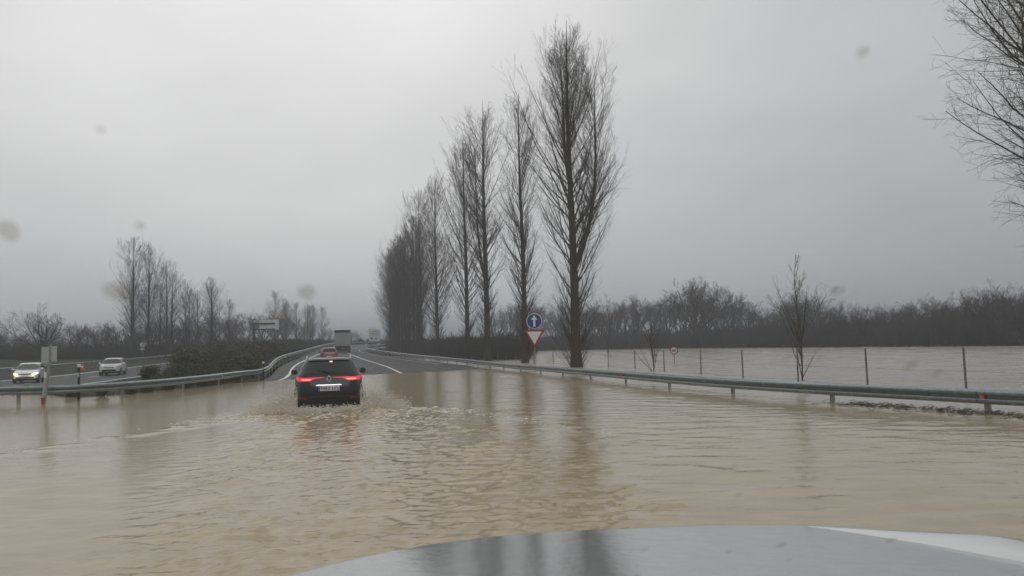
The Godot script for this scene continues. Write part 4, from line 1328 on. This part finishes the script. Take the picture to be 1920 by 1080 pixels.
func dark_estate() -> void:
	var T := [[0.16, 0.70, -2.10, 2.06], [0.22, 0.83, -2.22, 2.22], [0.36, 0.895, -2.29, 2.30], [0.52, 0.905, -2.31, 2.32], [0.60, 0.906, -2.31, 2.318], [0.68, 0.905, -2.28, 2.305], [0.78, 0.905, -2.2, 2.27], [0.88, 0.90, -2.0, 2.215], [0.96, 0.885, -1.55, 2.185], [1.01, 0.86, -1.15, 2.14], [1.05, 0.835, -0.98, 2.10], [1.14, 0.785, -0.8, 2.015], [1.24, 0.73, -0.6, 1.92], [1.33, 0.68, -0.42, 1.83], [1.39, 0.64, -0.25, 1.77], [1.425, 0.59, -0.1, 1.71], [1.445, 0.5, 0.0, 1.6], [1.455, 0.34, 0.15, 1.4]]
	var t := thing("estate_car", "dark blue estate car with lit red tail lights driving through the flood", "car", Vector3(CAR.x - 2.3 * sin(CAR_TURN), -0.06, -(CAR.y + 2.3 * cos(CAR_TURN))), CAR_TURN)
	t.scale = Vector3.ONE * 1.05
	put(shell(T, 0.36, 1.455), "body", M.navy_paint, t)
	put(shell(T, 0.16, 0.362), "lower_trim", M.plastic, t)
	var g := end_patch(T, [[-0.66, 1.075, 1.10], [-0.6, 1.06, 1.30], [-0.52, 1.055, 1.375], [0.0, 1.05, 1.39], [0.52, 1.055, 1.375], [0.6, 1.06, 1.30], [0.66, 1.075, 1.10]], 1.0, 0.006, 12, 8)
	var rw := put(g, "rear_window", M.car_glass, t)
	g = Geo.new()
	g.tube(PackedVector3Array([Vector3(0.02, 1.075, 2.11), Vector3(-0.12, 1.105, 2.085), Vector3(-0.3, 1.135, 2.06)]), PackedFloat32Array([0.022, 0.014, 0.008]), 6, true)
	put(g, "wiper", M.plastic, rw)
	g = end_patch(T, [[-0.55, 1.385, 1.42], [0.0, 1.395, 1.432], [0.55, 1.385, 1.42]], 1.0, 0.05, 2, 10)
	var P := g
	put(P, "spoiler", M.navy_paint, t)
	g = Geo.new(); g.box(Transform3D(Basis(), Vector3(0.06, 1.352, end_z(T, 0.06, 1.352, 1.0) + 0.016)), Vector3(0.075, 0.03, 0.012), 0.004)
	put(g, "brake_light", M.brake_core, t)
	for s in [-1.0, 1.0]:
		g = end_patch(T, [[s * 0.12, 0.932, 0.946], [s * 0.34, 0.918, 0.946], [s * 0.42, 0.89, 0.948], [s * 0.5, 0.852, 0.95], [s * 0.68, 0.846, 0.952], [s * 0.78, 0.856, 0.958], [s * 0.83, 0.875, 0.966], [s * 0.862, 0.915, 0.966]], 1.0, 0.012, 8, 5)
		var l := put(g, "tail_light", M.lamp_red, t)
		g = end_patch(T, [[s * 0.45, 0.885, 0.90], [s * 0.52, 0.873, 0.912], [s * 0.66, 0.873, 0.912], [s * 0.72, 0.885, 0.905]], 1.0, 0.018, 3, 4)
		put(g, "light_core", M.lamp_core, l)
		glow(t, Vector3(s * 0.62, 0.89, 2.42), Color(1, 0.12, 0.1), 0.004, 0.12)
		g = end_patch(T, [[s * 0.56, 0.385, 0.425], [s * 0.8, 0.395, 0.43]], 1.0, 0.008, 2, 4)
		put(g, "reflector", M.lamp_red_off, t)
		mirror(t, Vector3(s * 1.0, 1.03, -0.55), M.navy_paint)
		g = side_patch(T, [[-0.75, 1.03, 1.08], [-0.4, 1.03, 1.28], [0.1, 1.03, 1.375], [1.0, 1.05, 1.375], [1.55, 1.09, 1.36], [1.75, 1.15, 1.3]], s, 0.006)
		put(g, "side_window", M.car_glass, t)
		g = Geo.new()
		g.tube(PackedVector3Array([Vector3(s * 0.57, 1.43, 1.6), Vector3(s * 0.58, 1.475, 1.5), Vector3(s * 0.6, 1.485, 0.6), Vector3(s * 0.59, 1.47, -0.1), Vector3(s * 0.58, 1.42, -0.2)]), PackedFloat32Array([0.012, 0.018, 0.018, 0.018, 0.012]), 8, true)
		put(g, "roof_rail", M.chrome, t)
		for z in [1.42, -1.38]:
			arch(t, T, z, s, 0.385, 0.33)
			wheel(t, Vector3(s * 0.8, 0.33, z), 0.325, 0.215)
	g = end_patch(T, [[-0.33, 0.735, 0.75], [-0.29, 0.732, 0.762], [0.29, 0.732, 0.762], [0.33, 0.735, 0.75]], 1.0, 0.014, 3, 6)
	put(g, "chrome_strip", M.chrome, t)
	# number plate
	var pz := end_z(T, 0.26, 0.64, 1.0)
	g = Geo.new(); g.box(Transform3D(Basis(Vector3.RIGHT, -0.12), Vector3(0, 0.655, pz + 0.022)), Vector3(0.54, 0.12, 0.012), 0.003)
	var pl := put(g, "number_plate", M.plate_white, t)
	g = Geo.new(); g.box(Transform3D(Basis(Vector3.RIGHT, -0.12), Vector3(-0.248, 0.655, pz + 0.0295)), Vector3(0.036, 0.112, 0.003)); put(g, "blue_band", M.plate_blue, pl)
	lettering("7062 LCL", 0.076, 0.004, M.sign_black, pl, Vector3(0.018, 0.655, pz + 0.031), 0.0, "registration", 1.12)
	# diamond badge
	g = Geo.new()
	var zz := end_z(T, 0, 0.9, 1.0)
	var ring := [Vector2(0, 0.085), Vector2(0.058, 0.0), Vector2(0, -0.085), Vector2(-0.058, 0.0)]
	for k in 4:
		var a: Vector2 = ring[k]
		var b: Vector2 = ring[(k + 1) % 4]
		g.tube(PackedVector3Array([Vector3(a.x, 0.905 + a.y, zz + 0.02), Vector3(b.x, 0.905 + b.y, zz + 0.02)]), PackedFloat32Array([0.015, 0.015]), 6, true)
	put(g, "badge", M.chrome, t)
	g = end_patch(T, [[-0.82, 0.425, 0.455], [0.0, 0.44, 0.465], [0.82, 0.425, 0.455]], 1.0, 0.006, 2, 12)
	put(g, "bumper_line", M.plastic, t)

func hatch_like(called: String, label: String, T: Array, paint: Material, at: Vector3, turn: float, wr: float, wz: Array, lit: bool, rearlit: bool, sw: Array, ws: Array, rwn: Array, hl: Array, tl: Array) -> Node3D:
	var t := thing(called, label, "car", at, turn)
	var top: float = T[-1][0]
	put(shell(T, T[2][0], top), "body", paint, t)
	put(shell(T, T[0][0], T[2][0] + 0.002), "lower_trim", M.plastic, t)
	put(end_patch(T, ws, -1.0, 0.006, 10, 6), "windscreen", M.car_glass, t)
	put(end_patch(T, rwn, 1.0, 0.006, 10, 6), "rear_window", M.car_glass, t)
	for s in [-1.0, 1.0]:
		put(side_patch(T, sw, s, 0.006), "side_window", M.car_glass, t)
		var cols := []
		for q in hl: cols.append([s * q[0], q[1], q[2]])
		var m: Material = M.lamp_clear
		if lit: m = M.headlamp_lit if s < 0.0 else M.headlamp_warm
		put(end_patch(T, cols, -1.0, 0.01, 4, 5), "headlight", m, t)
		if lit: glow(t, Vector3(s * absf(hl[1][0]), hl[1][1] + 0.05, T[4][2] - 0.25), Color(1, 0.95, 0.85), 0.12, 0.1)
		cols = []
		for q in tl: cols.append([s * q[0], q[1], q[2]])
		put(end_patch(T, cols, 1.0, 0.01, 4, 5), "tail_light", M.lamp_red if rearlit else M.lamp_red_off, t)
		mirror(t, Vector3(s * (T[5][1] + 0.1), sw[1][1] + 0.06, ws[0][0] * 0.0 + sw[0][0] + 0.12), paint)
		for z in wz:
			arch(t, T, z, s, wr * 1.16, wr)
			wheel(t, Vector3(s * (T[4][1] - 0.11), wr, z), wr, 0.22)
	return t

func traffic() -> void:
	# white off-roader, coming towards us
	var T := [[0.28, 0.70, -2.05, 2.05], [0.34, 0.86, -2.2, 2.2], [0.44, 0.91, -2.26, 2.26], [0.66, 0.925, -2.3, 2.28], [0.8, 0.925, -2.3, 2.26], [0.95, 0.925, -2.24, 2.22], [1.06, 0.91, -2.0, 2.18], [1.12, 0.895, -1.35, 2.15], [1.17, 0.875, -1.12, 2.13], [1.32, 0.82, -0.9, 2.05], [1.5, 0.765, -0.62, 1.95], [1.62, 0.72, -0.42, 1.88], [1.68, 0.65, -0.25, 1.78], [1.71, 0.45, 0.0, 1.5]]
	var t := hatch_like("off_roader", "white off-road vehicle with unlit headlights coming along the opposite carriageway", T, M.white_paint, Vector3(-39.0, -0.32, -74.0), PI + 0.32, 0.37, [-1.35, 1.4], false, false,
		[[-0.95, 1.16, 1.2], [-0.62, 1.15, 1.44], [-0.3, 1.15, 1.6], [0.7, 1.16, 1.6], [1.5, 1.19, 1.57], [1.8, 1.24, 1.5]],
		[[-0.78, 1.2, 1.26], [-0.7, 1.17, 1.5], [-0.6, 1.16, 1.6], [0.0, 1.15, 1.63], [0.6, 1.16, 1.6], [0.7, 1.17, 1.5], [0.78, 1.2, 1.26]],
		[[-0.7, 1.18, 1.4], [-0.6, 1.16, 1.58], [0.6, 1.16, 1.58], [0.7, 1.18, 1.4]],
		[[0.52, 0.86, 0.98], [0.66, 0.84, 1.02], [0.82, 0.86, 1.03], [0.88, 0.92, 1.0]], [[0.7, 0.8, 1.1], [0.84, 0.8, 1.12]])
	put(end_patch(T, [[-0.46, 0.84, 0.98], [-0.4, 0.8, 1.0], [0.4, 0.8, 1.0], [0.46, 0.84, 0.98]], -1.0, 0.012, 3, 6), "grille", M.truck_dark, t)
	put(end_patch(T, [[-0.44, 0.885, 0.905], [0.44, 0.885, 0.905]], -1.0, 0.02, 2, 8), "grille_bar", M.chrome, t)
	put(end_patch(T, [[-0.62, 0.46, 0.56], [-0.5, 0.46, 0.62], [0.5, 0.46, 0.62], [0.62, 0.46, 0.56]], -1.0, 0.012, 3, 6), "air_intake", M.truck_dark, t)
	for s in [-1.0, 1.0]:
		put(end_patch(T, [[s * 0.68, 0.55, 0.62], [s * 0.8, 0.55, 0.62]], -1.0, 0.014, 2, 3), "fog_light", M.lamp_clear, t)
	var g := Geo.new(); g.box(Transform3D(Basis(), Vector3(0, 0.7, -2.325)), Vector3(0.52, 0.11, 0.012)); put(g, "number_plate", M.plate_white, t)
	# white people carrier with lit headlights
	T = [[0.2, 0.66, -2.0, 2.0], [0.26, 0.8, -2.12, 2.15], [0.36, 0.86, -2.18, 2.2], [0.55, 0.88, -2.2, 2.2], [0.7, 0.88, -2.18, 2.18], [0.82, 0.88, -2.05, 2.15], [0.92, 0.87, -1.75, 2.12], [1.0, 0.855, -1.3, 2.1], [1.06, 0.84, -1.1, 2.08], [1.2, 0.79, -0.82, 2.0], [1.38, 0.735, -0.5, 1.9], [1.48, 0.69, -0.25, 1.84], [1.53, 0.62, -0.05, 1.75], [1.56, 0.42, 0.2, 1.5]]
	t = hatch_like("people_carrier", "white people carrier with both headlights lit beside the leaning sign pole", T, M.white_paint, Vector3(-38.6, -0.32, -60.6), PI + 0.42, 0.31, [-1.35, 1.3], true, false,
		[[-1.0, 1.02, 1.05], [-0.6, 1.02, 1.24], [-0.2, 1.02, 1.44], [0.6, 1.03, 1.47], [1.5, 1.06, 1.45], [1.8, 1.1, 1.35]],
		[[-0.76, 1.06, 1.12], [-0.68, 1.02, 1.36], [-0.58, 1.01, 1.46], [0.0, 1.0, 1.49], [0.58, 1.01, 1.46], [0.68, 1.02, 1.36], [0.76, 1.06, 1.12]],
		[[-0.66, 1.06, 1.3], [-0.56, 1.04, 1.46], [0.56, 1.04, 1.46], [0.66, 1.06, 1.3]],
		[[0.5, 0.66, 0.74], [0.62, 0.64, 0.79], [0.76, 0.66, 0.82], [0.83, 0.72, 0.82]], [[0.66, 0.7, 1.0], [0.8, 0.7, 1.02]])
	put(end_patch(T, [[-0.42, 0.66, 0.74], [0.42, 0.66, 0.74]], -1.0, 0.012, 3, 8), "grille", M.truck_dark, t)
	put(end_patch(T, [[-0.6, 0.38, 0.48], [0.6, 0.38, 0.48]], -1.0, 0.012, 3, 8), "air_intake", M.truck_dark, t)
	g = Geo.new(); g.box(Transform3D(Basis(), Vector3(0, 0.56, -2.225)), Vector3(0.52, 0.11, 0.012)); put(g, "number_plate", M.plate_white, t)
	# red hatchback ahead
	T = [[0.18, 0.62, -1.85, 1.85], [0.24, 0.78, -1.96, 1.96], [0.34, 0.85, -2.02, 2.02], [0.55, 0.87, -2.04, 2.04], [0.72, 0.87, -2.0, 2.0], [0.82, 0.865, -1.85, 1.98], [0.92, 0.855, -1.5, 1.95], [0.99, 0.84, -1.15, 1.92], [1.04, 0.82, -0.98, 1.89], [1.18, 0.76, -0.75, 1.78], [1.34, 0.69, -0.42, 1.64], [1.43, 0.63, -0.2, 1.55], [1.47, 0.55, 0.0, 1.45], [1.49, 0.35, 0.2, 1.2]]
	t = hatch_like("hatchback", "small red hatchback driving between the dark estate car and the lorry", T, M.red_paint, Vector3(-19.2, 0.36, -79.0), 0.25, 0.29, [-1.25, 1.25], false, false,
		[[-0.85, 1.0, 1.04], [-0.5, 1.0, 1.24], [-0.1, 1.0, 1.38], [0.6, 1.01, 1.4], [1.2, 1.05, 1.36], [1.5, 1.12, 1.25]],
		[[-0.72, 1.04, 1.12], [-0.6, 1.0, 1.38], [0.0, 1.0, 1.42], [0.6, 1.0, 1.38], [0.72, 1.04, 1.12]],
		[[-0.66, 1.04, 1.16], [-0.56, 1.02, 1.38], [0.0, 1.02, 1.41], [0.56, 1.02, 1.38], [0.66, 1.04, 1.16]],
		[[0.5, 0.66, 0.74], [0.62, 0.64, 0.79], [0.76, 0.66, 0.82]], [[0.62, 0.74, 0.94], [0.72, 0.72, 0.96], [0.82, 0.74, 0.96]])
	g = Geo.new(); g.box(Transform3D(Basis(), Vector3(0, 0.58, 2.06)), Vector3(0.52, 0.11, 0.012)); put(g, "number_plate", M.plate_white, t)
	lorry()

func lorry() -> void:
	var t := thing("lorry", "tall grey curtain-sided lorry seen from behind where the road bends", "lorry", Vector3(-26.9, 1.0, -119.5), 0.2)
	var I := Basis()
	var g := Geo.new(); g.box(Transform3D(I, Vector3(0, 2.45, -3.6)), Vector3(2.46, 2.3, 8.0), 0.03); put(g, "load_box", M.tarpaulin, t)
	g = Geo.new(); g.box(Transform3D(I, Vector3(0, 3.41, 0.43)), Vector3(2.44, 0.4, 0.06), 0.01); put(g, "top_panel", M.truck_dark, t)
	for s in [-1.0, 1.0]:
		g = Geo.new(); g.box(Transform3D(I, Vector3(s * 0.6, 2.28, 0.43)), Vector3(1.14, 1.8, 0.04), 0.012)
		var d := put(g, "rear_door", M.tarpaulin, t)
		g = Geo.new()
		for y in [1.6, 2.28, 2.95]: g.box(Transform3D(I, Vector3(s * 0.6, y, 0.456)), Vector3(1.1, 0.035, 0.02))
		put(g, "rib", M.sign_grey, d)
		g = Geo.new(); g.rod(Vector3(s * 0.14, 1.4, 0.47), Vector3(s * 0.14, 3.15, 0.47), 0.018, 6); put(g, "lock_bar", M.galvanised_post, d)
		g = Geo.new(); g.box(Transform3D(I, Vector3(s * 1.2, 2.4, 0.44)), Vector3(0.08, 2.2, 0.08), 0.01); put(g, "corner_post", M.sign_grey, t)
		g = Geo.new(); g.box(Transform3D(I, Vector3(s * 0.8, 0.62, 0.1)), Vector3(0.62, 0.72, 0.03)); put(g, "mudflap", M.rubber, t)
		g = Geo.new(); g.box(Transform3D(I, Vector3(s * 0.95, 0.92, 0.36)), Vector3(0.4, 0.14, 0.06), 0.01); put(g, "tail_light", M.lamp_red_off, t)
		for z in [-0.6, -1.9, -6.6]:
			g = Geo.new(); g.lathe(Transform3D(Basis(Vector3.BACK, PI / 2), Vector3(s * 0.95, 0.48, z)), [[0.0, -0.18], [0.45, -0.18], [0.48, -0.12], [0.48, 0.12], [0.45, 0.18], [0.0, 0.18]], 20); put(g, "wheel", M.rubber, t)
	g = Geo.new(); g.box(Transform3D(I, Vector3(0, 1.2, 0.42)), Vector3(2.44, 0.16, 0.1), 0.01); put(g, "sill", M.sign_grey, t)
	g = Geo.new(); g.box(Transform3D(I, Vector3(0, 0.72, 0.22)), Vector3(2.3, 0.8, 0.05)); put(g, "spray_guard", M.rubber, t)
	g = Geo.new(); g.box(Transform3D(I, Vector3(0, 0.6, 0.38)), Vector3(2.2, 0.14, 0.1), 0.01); put(g, "underrun_bar", M.truck_dark, t)
	g = Geo.new(); g.box(Transform3D(I, Vector3(0, 1.0, -3.6)), Vector3(0.9, 0.28, 8.2)); put(g, "chassis", M.truck_dark, t)
	g = Geo.new(); g.box(Transform3D(I, Vector3(0, 0.7, 0.30)), Vector3(0.52, 0.12, 0.02)); put(g, "number_plate", M.plate_white, t)
	g = Geo.new(); g.box(Transform3D(I, Vector3(0, 1.9, -8.9)), Vector3(2.4, 2.5, 2.0), 0.12); put(g, "cab", M.white_paint, t)

# ---------------------------------------------------------------- the bonnet we look over
func bonnet_y(x: float, z: float) -> float:
	# x from the middle of the car, z from the nose (0) towards the windscreen (positive)
	return 1.165 + 0.05 * clampf(z, 0.0, 1.4) - 0.012 * pow(absf(x) / 0.9, 3.0)

func nose_z(x: float) -> float:
	return -2.345 + (0.30 if x < 0.0 else 0.38) * pow(absf(x), 3.0)

func own_car() -> void:
	var t := thing("silver_car", "wet silver-grey car bonnet and wing of the vehicle looked out from", "car", Vector3(0.5, 0, 0), 0.05)
	var g := Geo.new()
	var P := []
	for i in 41:
		var x := lerpf(-1.06, 0.80, i / 40.0)
		var row := PackedVector3Array()
		# rolled front edge, then the top up to the scuttle
		for k in 26:
			var zn := nose_z(x)
			if k < 8:
				var a := PI / 2 * (k / 7.0)
				row.append(Vector3(x, bonnet_y(x, 0.0) - 0.07 + 0.07 * sin(a), zn + 0.0 + 0.045 * (1.0 - cos(a))))
			else:
				var f := (k - 7) / 18.0
				var z := lerpf(zn + 0.045, -0.98, f)
				row.append(Vector3(x, bonnet_y(x, z - zn - 0.06), z))
		P.append(row)
	g.grid(P, false, Vector3.INF, Vector3.UP)
	put(g, "bonnet", M.silver_paint, t)
	# wings: a raised crown beside each bonnet shut-line, falling away to the wheel
	for s in [-1.0, 1.0]:
		P = []
		for i in 33:
			var f := i / 32.0
			var z := lerpf(-2.25 if s > 0.0 else nose_z(1.02) + 0.06, -0.98, pow(f, 1.3))
			var inner: float = look_up([[-2.25, 0.43], [-2.1, 0.54], [-1.97, 0.645], [-1.77, 0.79], [-1.6, 0.80]], z) if s > 0.0 else 1.02
			var up := 0.024 * smoothstep(-2.25, -1.95, z) - 0.008 * (1.0 - smoothstep(-2.25, -2.17, z)) if s > 0.0 else -0.02
			var outer := minf(0.99, pow(clampf((z + 2.36) / 0.38, 0.02, 1.0), 0.3333))
			outer = maxf(outer, inner + 0.02)
			var y0 := bonnet_y(inner, maxf(z - nose_z(inner) - 0.06, 0.0)) + 0.003
			var row := PackedVector3Array()
			for k in 12:
				var q := k / 11.0
				if k < 6:
					var qq := q * 11.0 / 5.0
					row.append(Vector3(s * lerpf(inner, outer - 0.03, qq), y0 + up * smoothstep(0.0, 0.75, qq) - 0.03 * pow(qq, 3.0) - (0.03 * smoothstep(-2.3, -2.15, z) if k == 0 else 0.0), z))
				else:
					var qq := (q * 11.0 - 5.0) / 6.0
					row.append(Vector3(s * (outer - 0.03 + 0.03 * sin(PI / 2 * minf(qq * 3.0, 1.0))), y0 + up - 0.03 - qq * 0.55, z + 0.015 * qq))
			P.append(row)
		g = Geo.new()
		g.grid(P, false, Vector3.INF, Vector3(s, 1, 0))
		put(g, "wing", M.sky_lit_silver, t)
		wheel(t, Vector3(s * 0.82, 0.2, -1.55), 0.34, 0.22)
		g = Geo.new(); g.box(Transform3D(Basis(Vector3.UP, s * -0.5), Vector3(s * 0.72, 0.84, -2.06)), Vector3(0.34, 0.16, 0.1), 0.04); put(g, "headlight", M.lamp_clear, t)
	P = []
	for i in 31:
		var x := lerpf(-0.95, 0.95, i / 30.0)
		var row := PackedVector3Array()
		for k in 10:
			var f := k / 9.0
			row.append(Vector3(x, lerpf(0.2, bonnet_y(x, 0) - 0.1, f), nose_z(x) - 0.05 * sin(PI * f) + 0.01))
		P.append(row)
	g = Geo.new()
	g.grid(P, false, Vector3.INF, Vector3(0, 0, -1))
	put(g, "front_bumper", M.silver_paint, t)
	g = Geo.new(); g.box(Transform3D(Basis(), Vector3(0, 0.75, -2.36)), Vector3(1.0, 0.16, 0.06), 0.02); put(g, "grille", M.truck_dark, t)

	# the windscreen, wet with rain, between the scuttle and the roof
	P = []
	for i in 17:
		var x := lerpf(-0.78, 0.78, i / 16.0)
		var row := PackedVector3Array()
		for k in 9: row.append(screen_at(x, k / 8.0))
		P.append(row)
	g = Geo.new()
	g.grid(P, false, Vector3.INF, Vector3(0, 1, -1))
	var pane := put(g, "windscreen", M.windscreen_glass, t)
	var drop := Geo.new()
	P = []
	for k in 9:
		var row := PackedVector3Array()
		for j in 16:
			var a := TAU * j / 16
			var rr: float = [1.0, 0.97, 0.9, 0.79, 0.64, 0.46, 0.27, 0.1, 0.0][k]
			var lobe := 1.0 + 0.10 * sin(a * 2.0 + 0.6) + 0.06 * sin(a * 3.0)
			row.append(Vector3(cos(a) * rr * lobe, 0.5 * (1.0 - rr * rr), sin(a) * rr * lobe))
		P.append(row)
	drop.grid(P, true, Vector3(0, 0.1, 0))
	for j in 16:
		drop.tri(Vector3.ZERO, P[0][j], P[0][(j + 1) % 16], Vector3.DOWN)
	var dm := drop.mesh()
	var rng := RandomNumberGenerator.new()
	rng.seed = 19
	var made := 0
	while made < 430:
		var x := rng.randf_range(-0.78, 0.78)
		var f := rng.randf_range(0.2, 0.95)
		if N.get_noise_2d(x * 3.1 + 8.0, f * 2.6) + 0.35 * x < rng.randf_range(-0.5, 0.45): continue
		var p := screen_at(x, f)
		var up := (screen_at(x, f + 0.01) - screen_at(x, f - 0.01)).normalized()
		var side := (screen_at(x + 0.01, f) - screen_at(x - 0.01, f)).normalized()
		var nn := side.cross(up).normalized()
		if nn.y < 0.0: nn = -nn
		var r := lerpf(0.0008, 0.0038, pow(rng.randf(), 2.0))
		var o := put(dm, "raindrop", M.rain_water, pane)
		o.transform = Transform3D(Basis(side * r, nn * r * 0.32, up.cross(side).normalized() * 0.0 + up * r * rng.randf_range(0.9, 1.5)), p + nn * 0.0004)
		made += 1

func screen_at(x: float, f: float) -> Vector3:
	# a raked, slightly bowed pane; x from the middle of the car, f from its foot to its head
	return Vector3(x, lerpf(1.235, 2.06, f), lerpf(-0.95, 0.12, f) + 0.12 * pow(x / 0.78, 2.0))

# ---------------------------------------------------------------- splash
func splash() -> void:
	var rng := RandomNumberGenerator.new()
	rng.seed = 31
	# foam lying on the water
	var g := Geo.new()
	g.tinted = true
	var streaks := [[Vector2(-6.2, 21.4), Vector2(-7.6, 18.6), 220, 0.4], [Vector2(-4.9, 20.3), Vector2(-5.0, 17.4), 110, 0.07], [Vector2(-4.2, 21.8), Vector2(-1.2, 19.9), 220, 0.35], [Vector2(-6.6, 20.9), Vector2(-4.0, 20.9), 420, 0.3], [Vector2(-1.2, 19.9), Vector2(1.8, 14.0), 40, 0.2], [Vector2(-3.4, 20.0), Vector2(-1.9, 17.0), 120, 0.4], [Vector2(-7.6, 18.6), Vector2(-9.4, 13.4), 20, 0.2], [Vector2(-5.9, 20.0), Vector2(-3.6, 19.6), 160, 0.5]]
	for s in streaks:
		for k in s[2]:
			var f := rng.randf()
			var c: Vector2 = s[0].lerp(s[1], f) + Vector2(rng.randfn(), rng.randfn()) * s[3]
			var r := rng.randf_range(0.012, 0.05) * (1.0 if rng.randf() < 0.85 else 1.8)
			var y := wave(c.x, c.y)
			var q := rng.randf_range(0.8, 1.15)
			g.tint = Color(0.62 * q, 0.57 * q, 0.48 * q)
			var mid := Vector3(c.x, y + r * 0.35, -c.y)
			var rim := []
			var a0 := rng.randf() * TAU
			for j in 6:
				var a := a0 + TAU * j / 6
				rim.append(Vector3(c.x + cos(a) * r * rng.randf_range(0.7, 2.2), y - 0.004, -c.y + sin(a) * r * rng.randf_range(0.6, 1.1)))
			for j in 6: g.tri(mid, rim[j], rim[(j + 1) % 6], Vector3.UP)
	var o := put(g, "wake_foam", M.foam)
	tag(o, "pale foam flecks trailing behind the dark estate car", "foam"); o.set_meta("kind", "stuff")
	# drops thrown up beside the wheels
	var ball := Geo.new()
	for p in [[Vector3.UP, Vector3.RIGHT, Vector3.BACK], [Vector3.UP, Vector3.BACK, Vector3.LEFT], [Vector3.UP, Vector3.LEFT, Vector3.FORWARD], [Vector3.UP, Vector3.FORWARD, Vector3.RIGHT], [Vector3.DOWN, Vector3.RIGHT, Vector3.BACK], [Vector3.DOWN, Vector3.BACK, Vector3.LEFT], [Vector3.DOWN, Vector3.LEFT, Vector3.FORWARD], [Vector3.DOWN, Vector3.FORWARD, Vector3.RIGHT]]:
		var i := ball.pt(p[0], p[0]); ball.pt(p[1], p[1]); ball.pt(p[2], p[2])
		ball.face(i, i + 1, i + 2)
	var tr := []
	for k in 16000:
		var s := -1.0 if rng.randf() < 0.5 else 1.0
		var f := pow(rng.randf(), 1.3)
		var along := rng.randf_range(-1.2, 0.7)
		var out := 0.85 + f * 1.5 * (0.5 + 0.5 * rng.randf())
		var h := absf(rng.randfn()) * 0.28 * (1.2 - f * 0.8) * exp(-pow((along + 0.3) / 0.9, 2.0)) + 0.02
		if rng.randf() < 0.3:
			# broken water straight behind
			out = rng.randf_range(0.0, 1.1); along = rng.randf_range(0.1, 0.9); h = absf(rng.randfn()) * 0.06
		var lx := s * out
		var p := Vector3(CAR.x + lx * cos(CAR_TURN) + along * sin(CAR_TURN), 0, -CAR.y - lx * sin(CAR_TURN) + along * cos(CAR_TURN))
		p.y = wave(p.x, -p.z) * 0.8 + h
		var r := rng.randf_range(0.004, 0.019)
		tr.append(Transform3D(Basis(Vector3.UP, rng.randf() * TAU).scaled(Vector3(r * rng.randf_range(0.7, 1.6), r, r)), p))
	var mm := MultiMesh.new()
	mm.transform_format = MultiMesh.TRANSFORM_3D
	mm.mesh = ball.mesh()
	mm.instance_count = tr.size()
	for i in tr.size(): mm.set_instance_transform(i, tr[i])
	var mi := MultiMeshInstance3D.new()
	mi.multimesh = mm; mi.material_override = M.droplet
	mi.name = "splash_drops"
	add_child(mi)
	tag(mi, "muddy water drops thrown up round the dark estate car", "splash"); mi.set_meta("kind", "stuff")
	# fine spray
	var puffs := [[-25.4, 1.2, 117.5, 3.0, 1.3, 4.0, 0.03]]
	for k in 10:
		var s := -1.0 if k % 2 == 0 else 1.0
		var f := rng.randf()
		var r := rng.randf_range(0.2, 0.5)
		puffs.append([CAR.x + s * (1.15 + f * 0.9), 0.08 + 0.2 * (1.0 - f) * rng.randf(), CAR.y + rng.randf_range(-0.5, 1.6), r * 1.6, r * 0.85, r * 1.8, 0.35])
	for q in puffs:
		var fv := FogVolume.new()
		fv.shape = RenderingServer.FOG_VOLUME_SHAPE_ELLIPSOID
		fv.size = Vector3(q[3], q[4], q[5])
		fv.position = Vector3(q[0], q[1], -q[2])
		var fm := FogMaterial.new()
		fm.density = q[6]
		fm.albedo = Color(0.98, 0.96, 0.93) if q[2] < 100.0 else Color(0.8, 0.8, 0.82)
		fv.material = fm
		fv.name = numbered("spray_mist")
		add_child(fv)
		tag(fv, "fine muddy spray hanging beside the dark estate car" if q[2] < 100.0 else "pale spray thrown up behind the lorry", "spray", "spray round the estate car" if q[2] < 100.0 else "")
		fv.set_meta("kind", "stuff")

func _ready() -> void:
	set_stage()
	N.seed = 7; N.frequency = 1.0; N.noise_type = FastNoiseLite.TYPE_SIMPLEX_SMOOTH
	N.fractal_type = FastNoiseLite.FRACTAL_NONE
	set_materials()
	land()
	water()
	rails()
	trees()
	hedge()
	signs()
	dark_estate()
	traffic()
	own_car()
	splash()
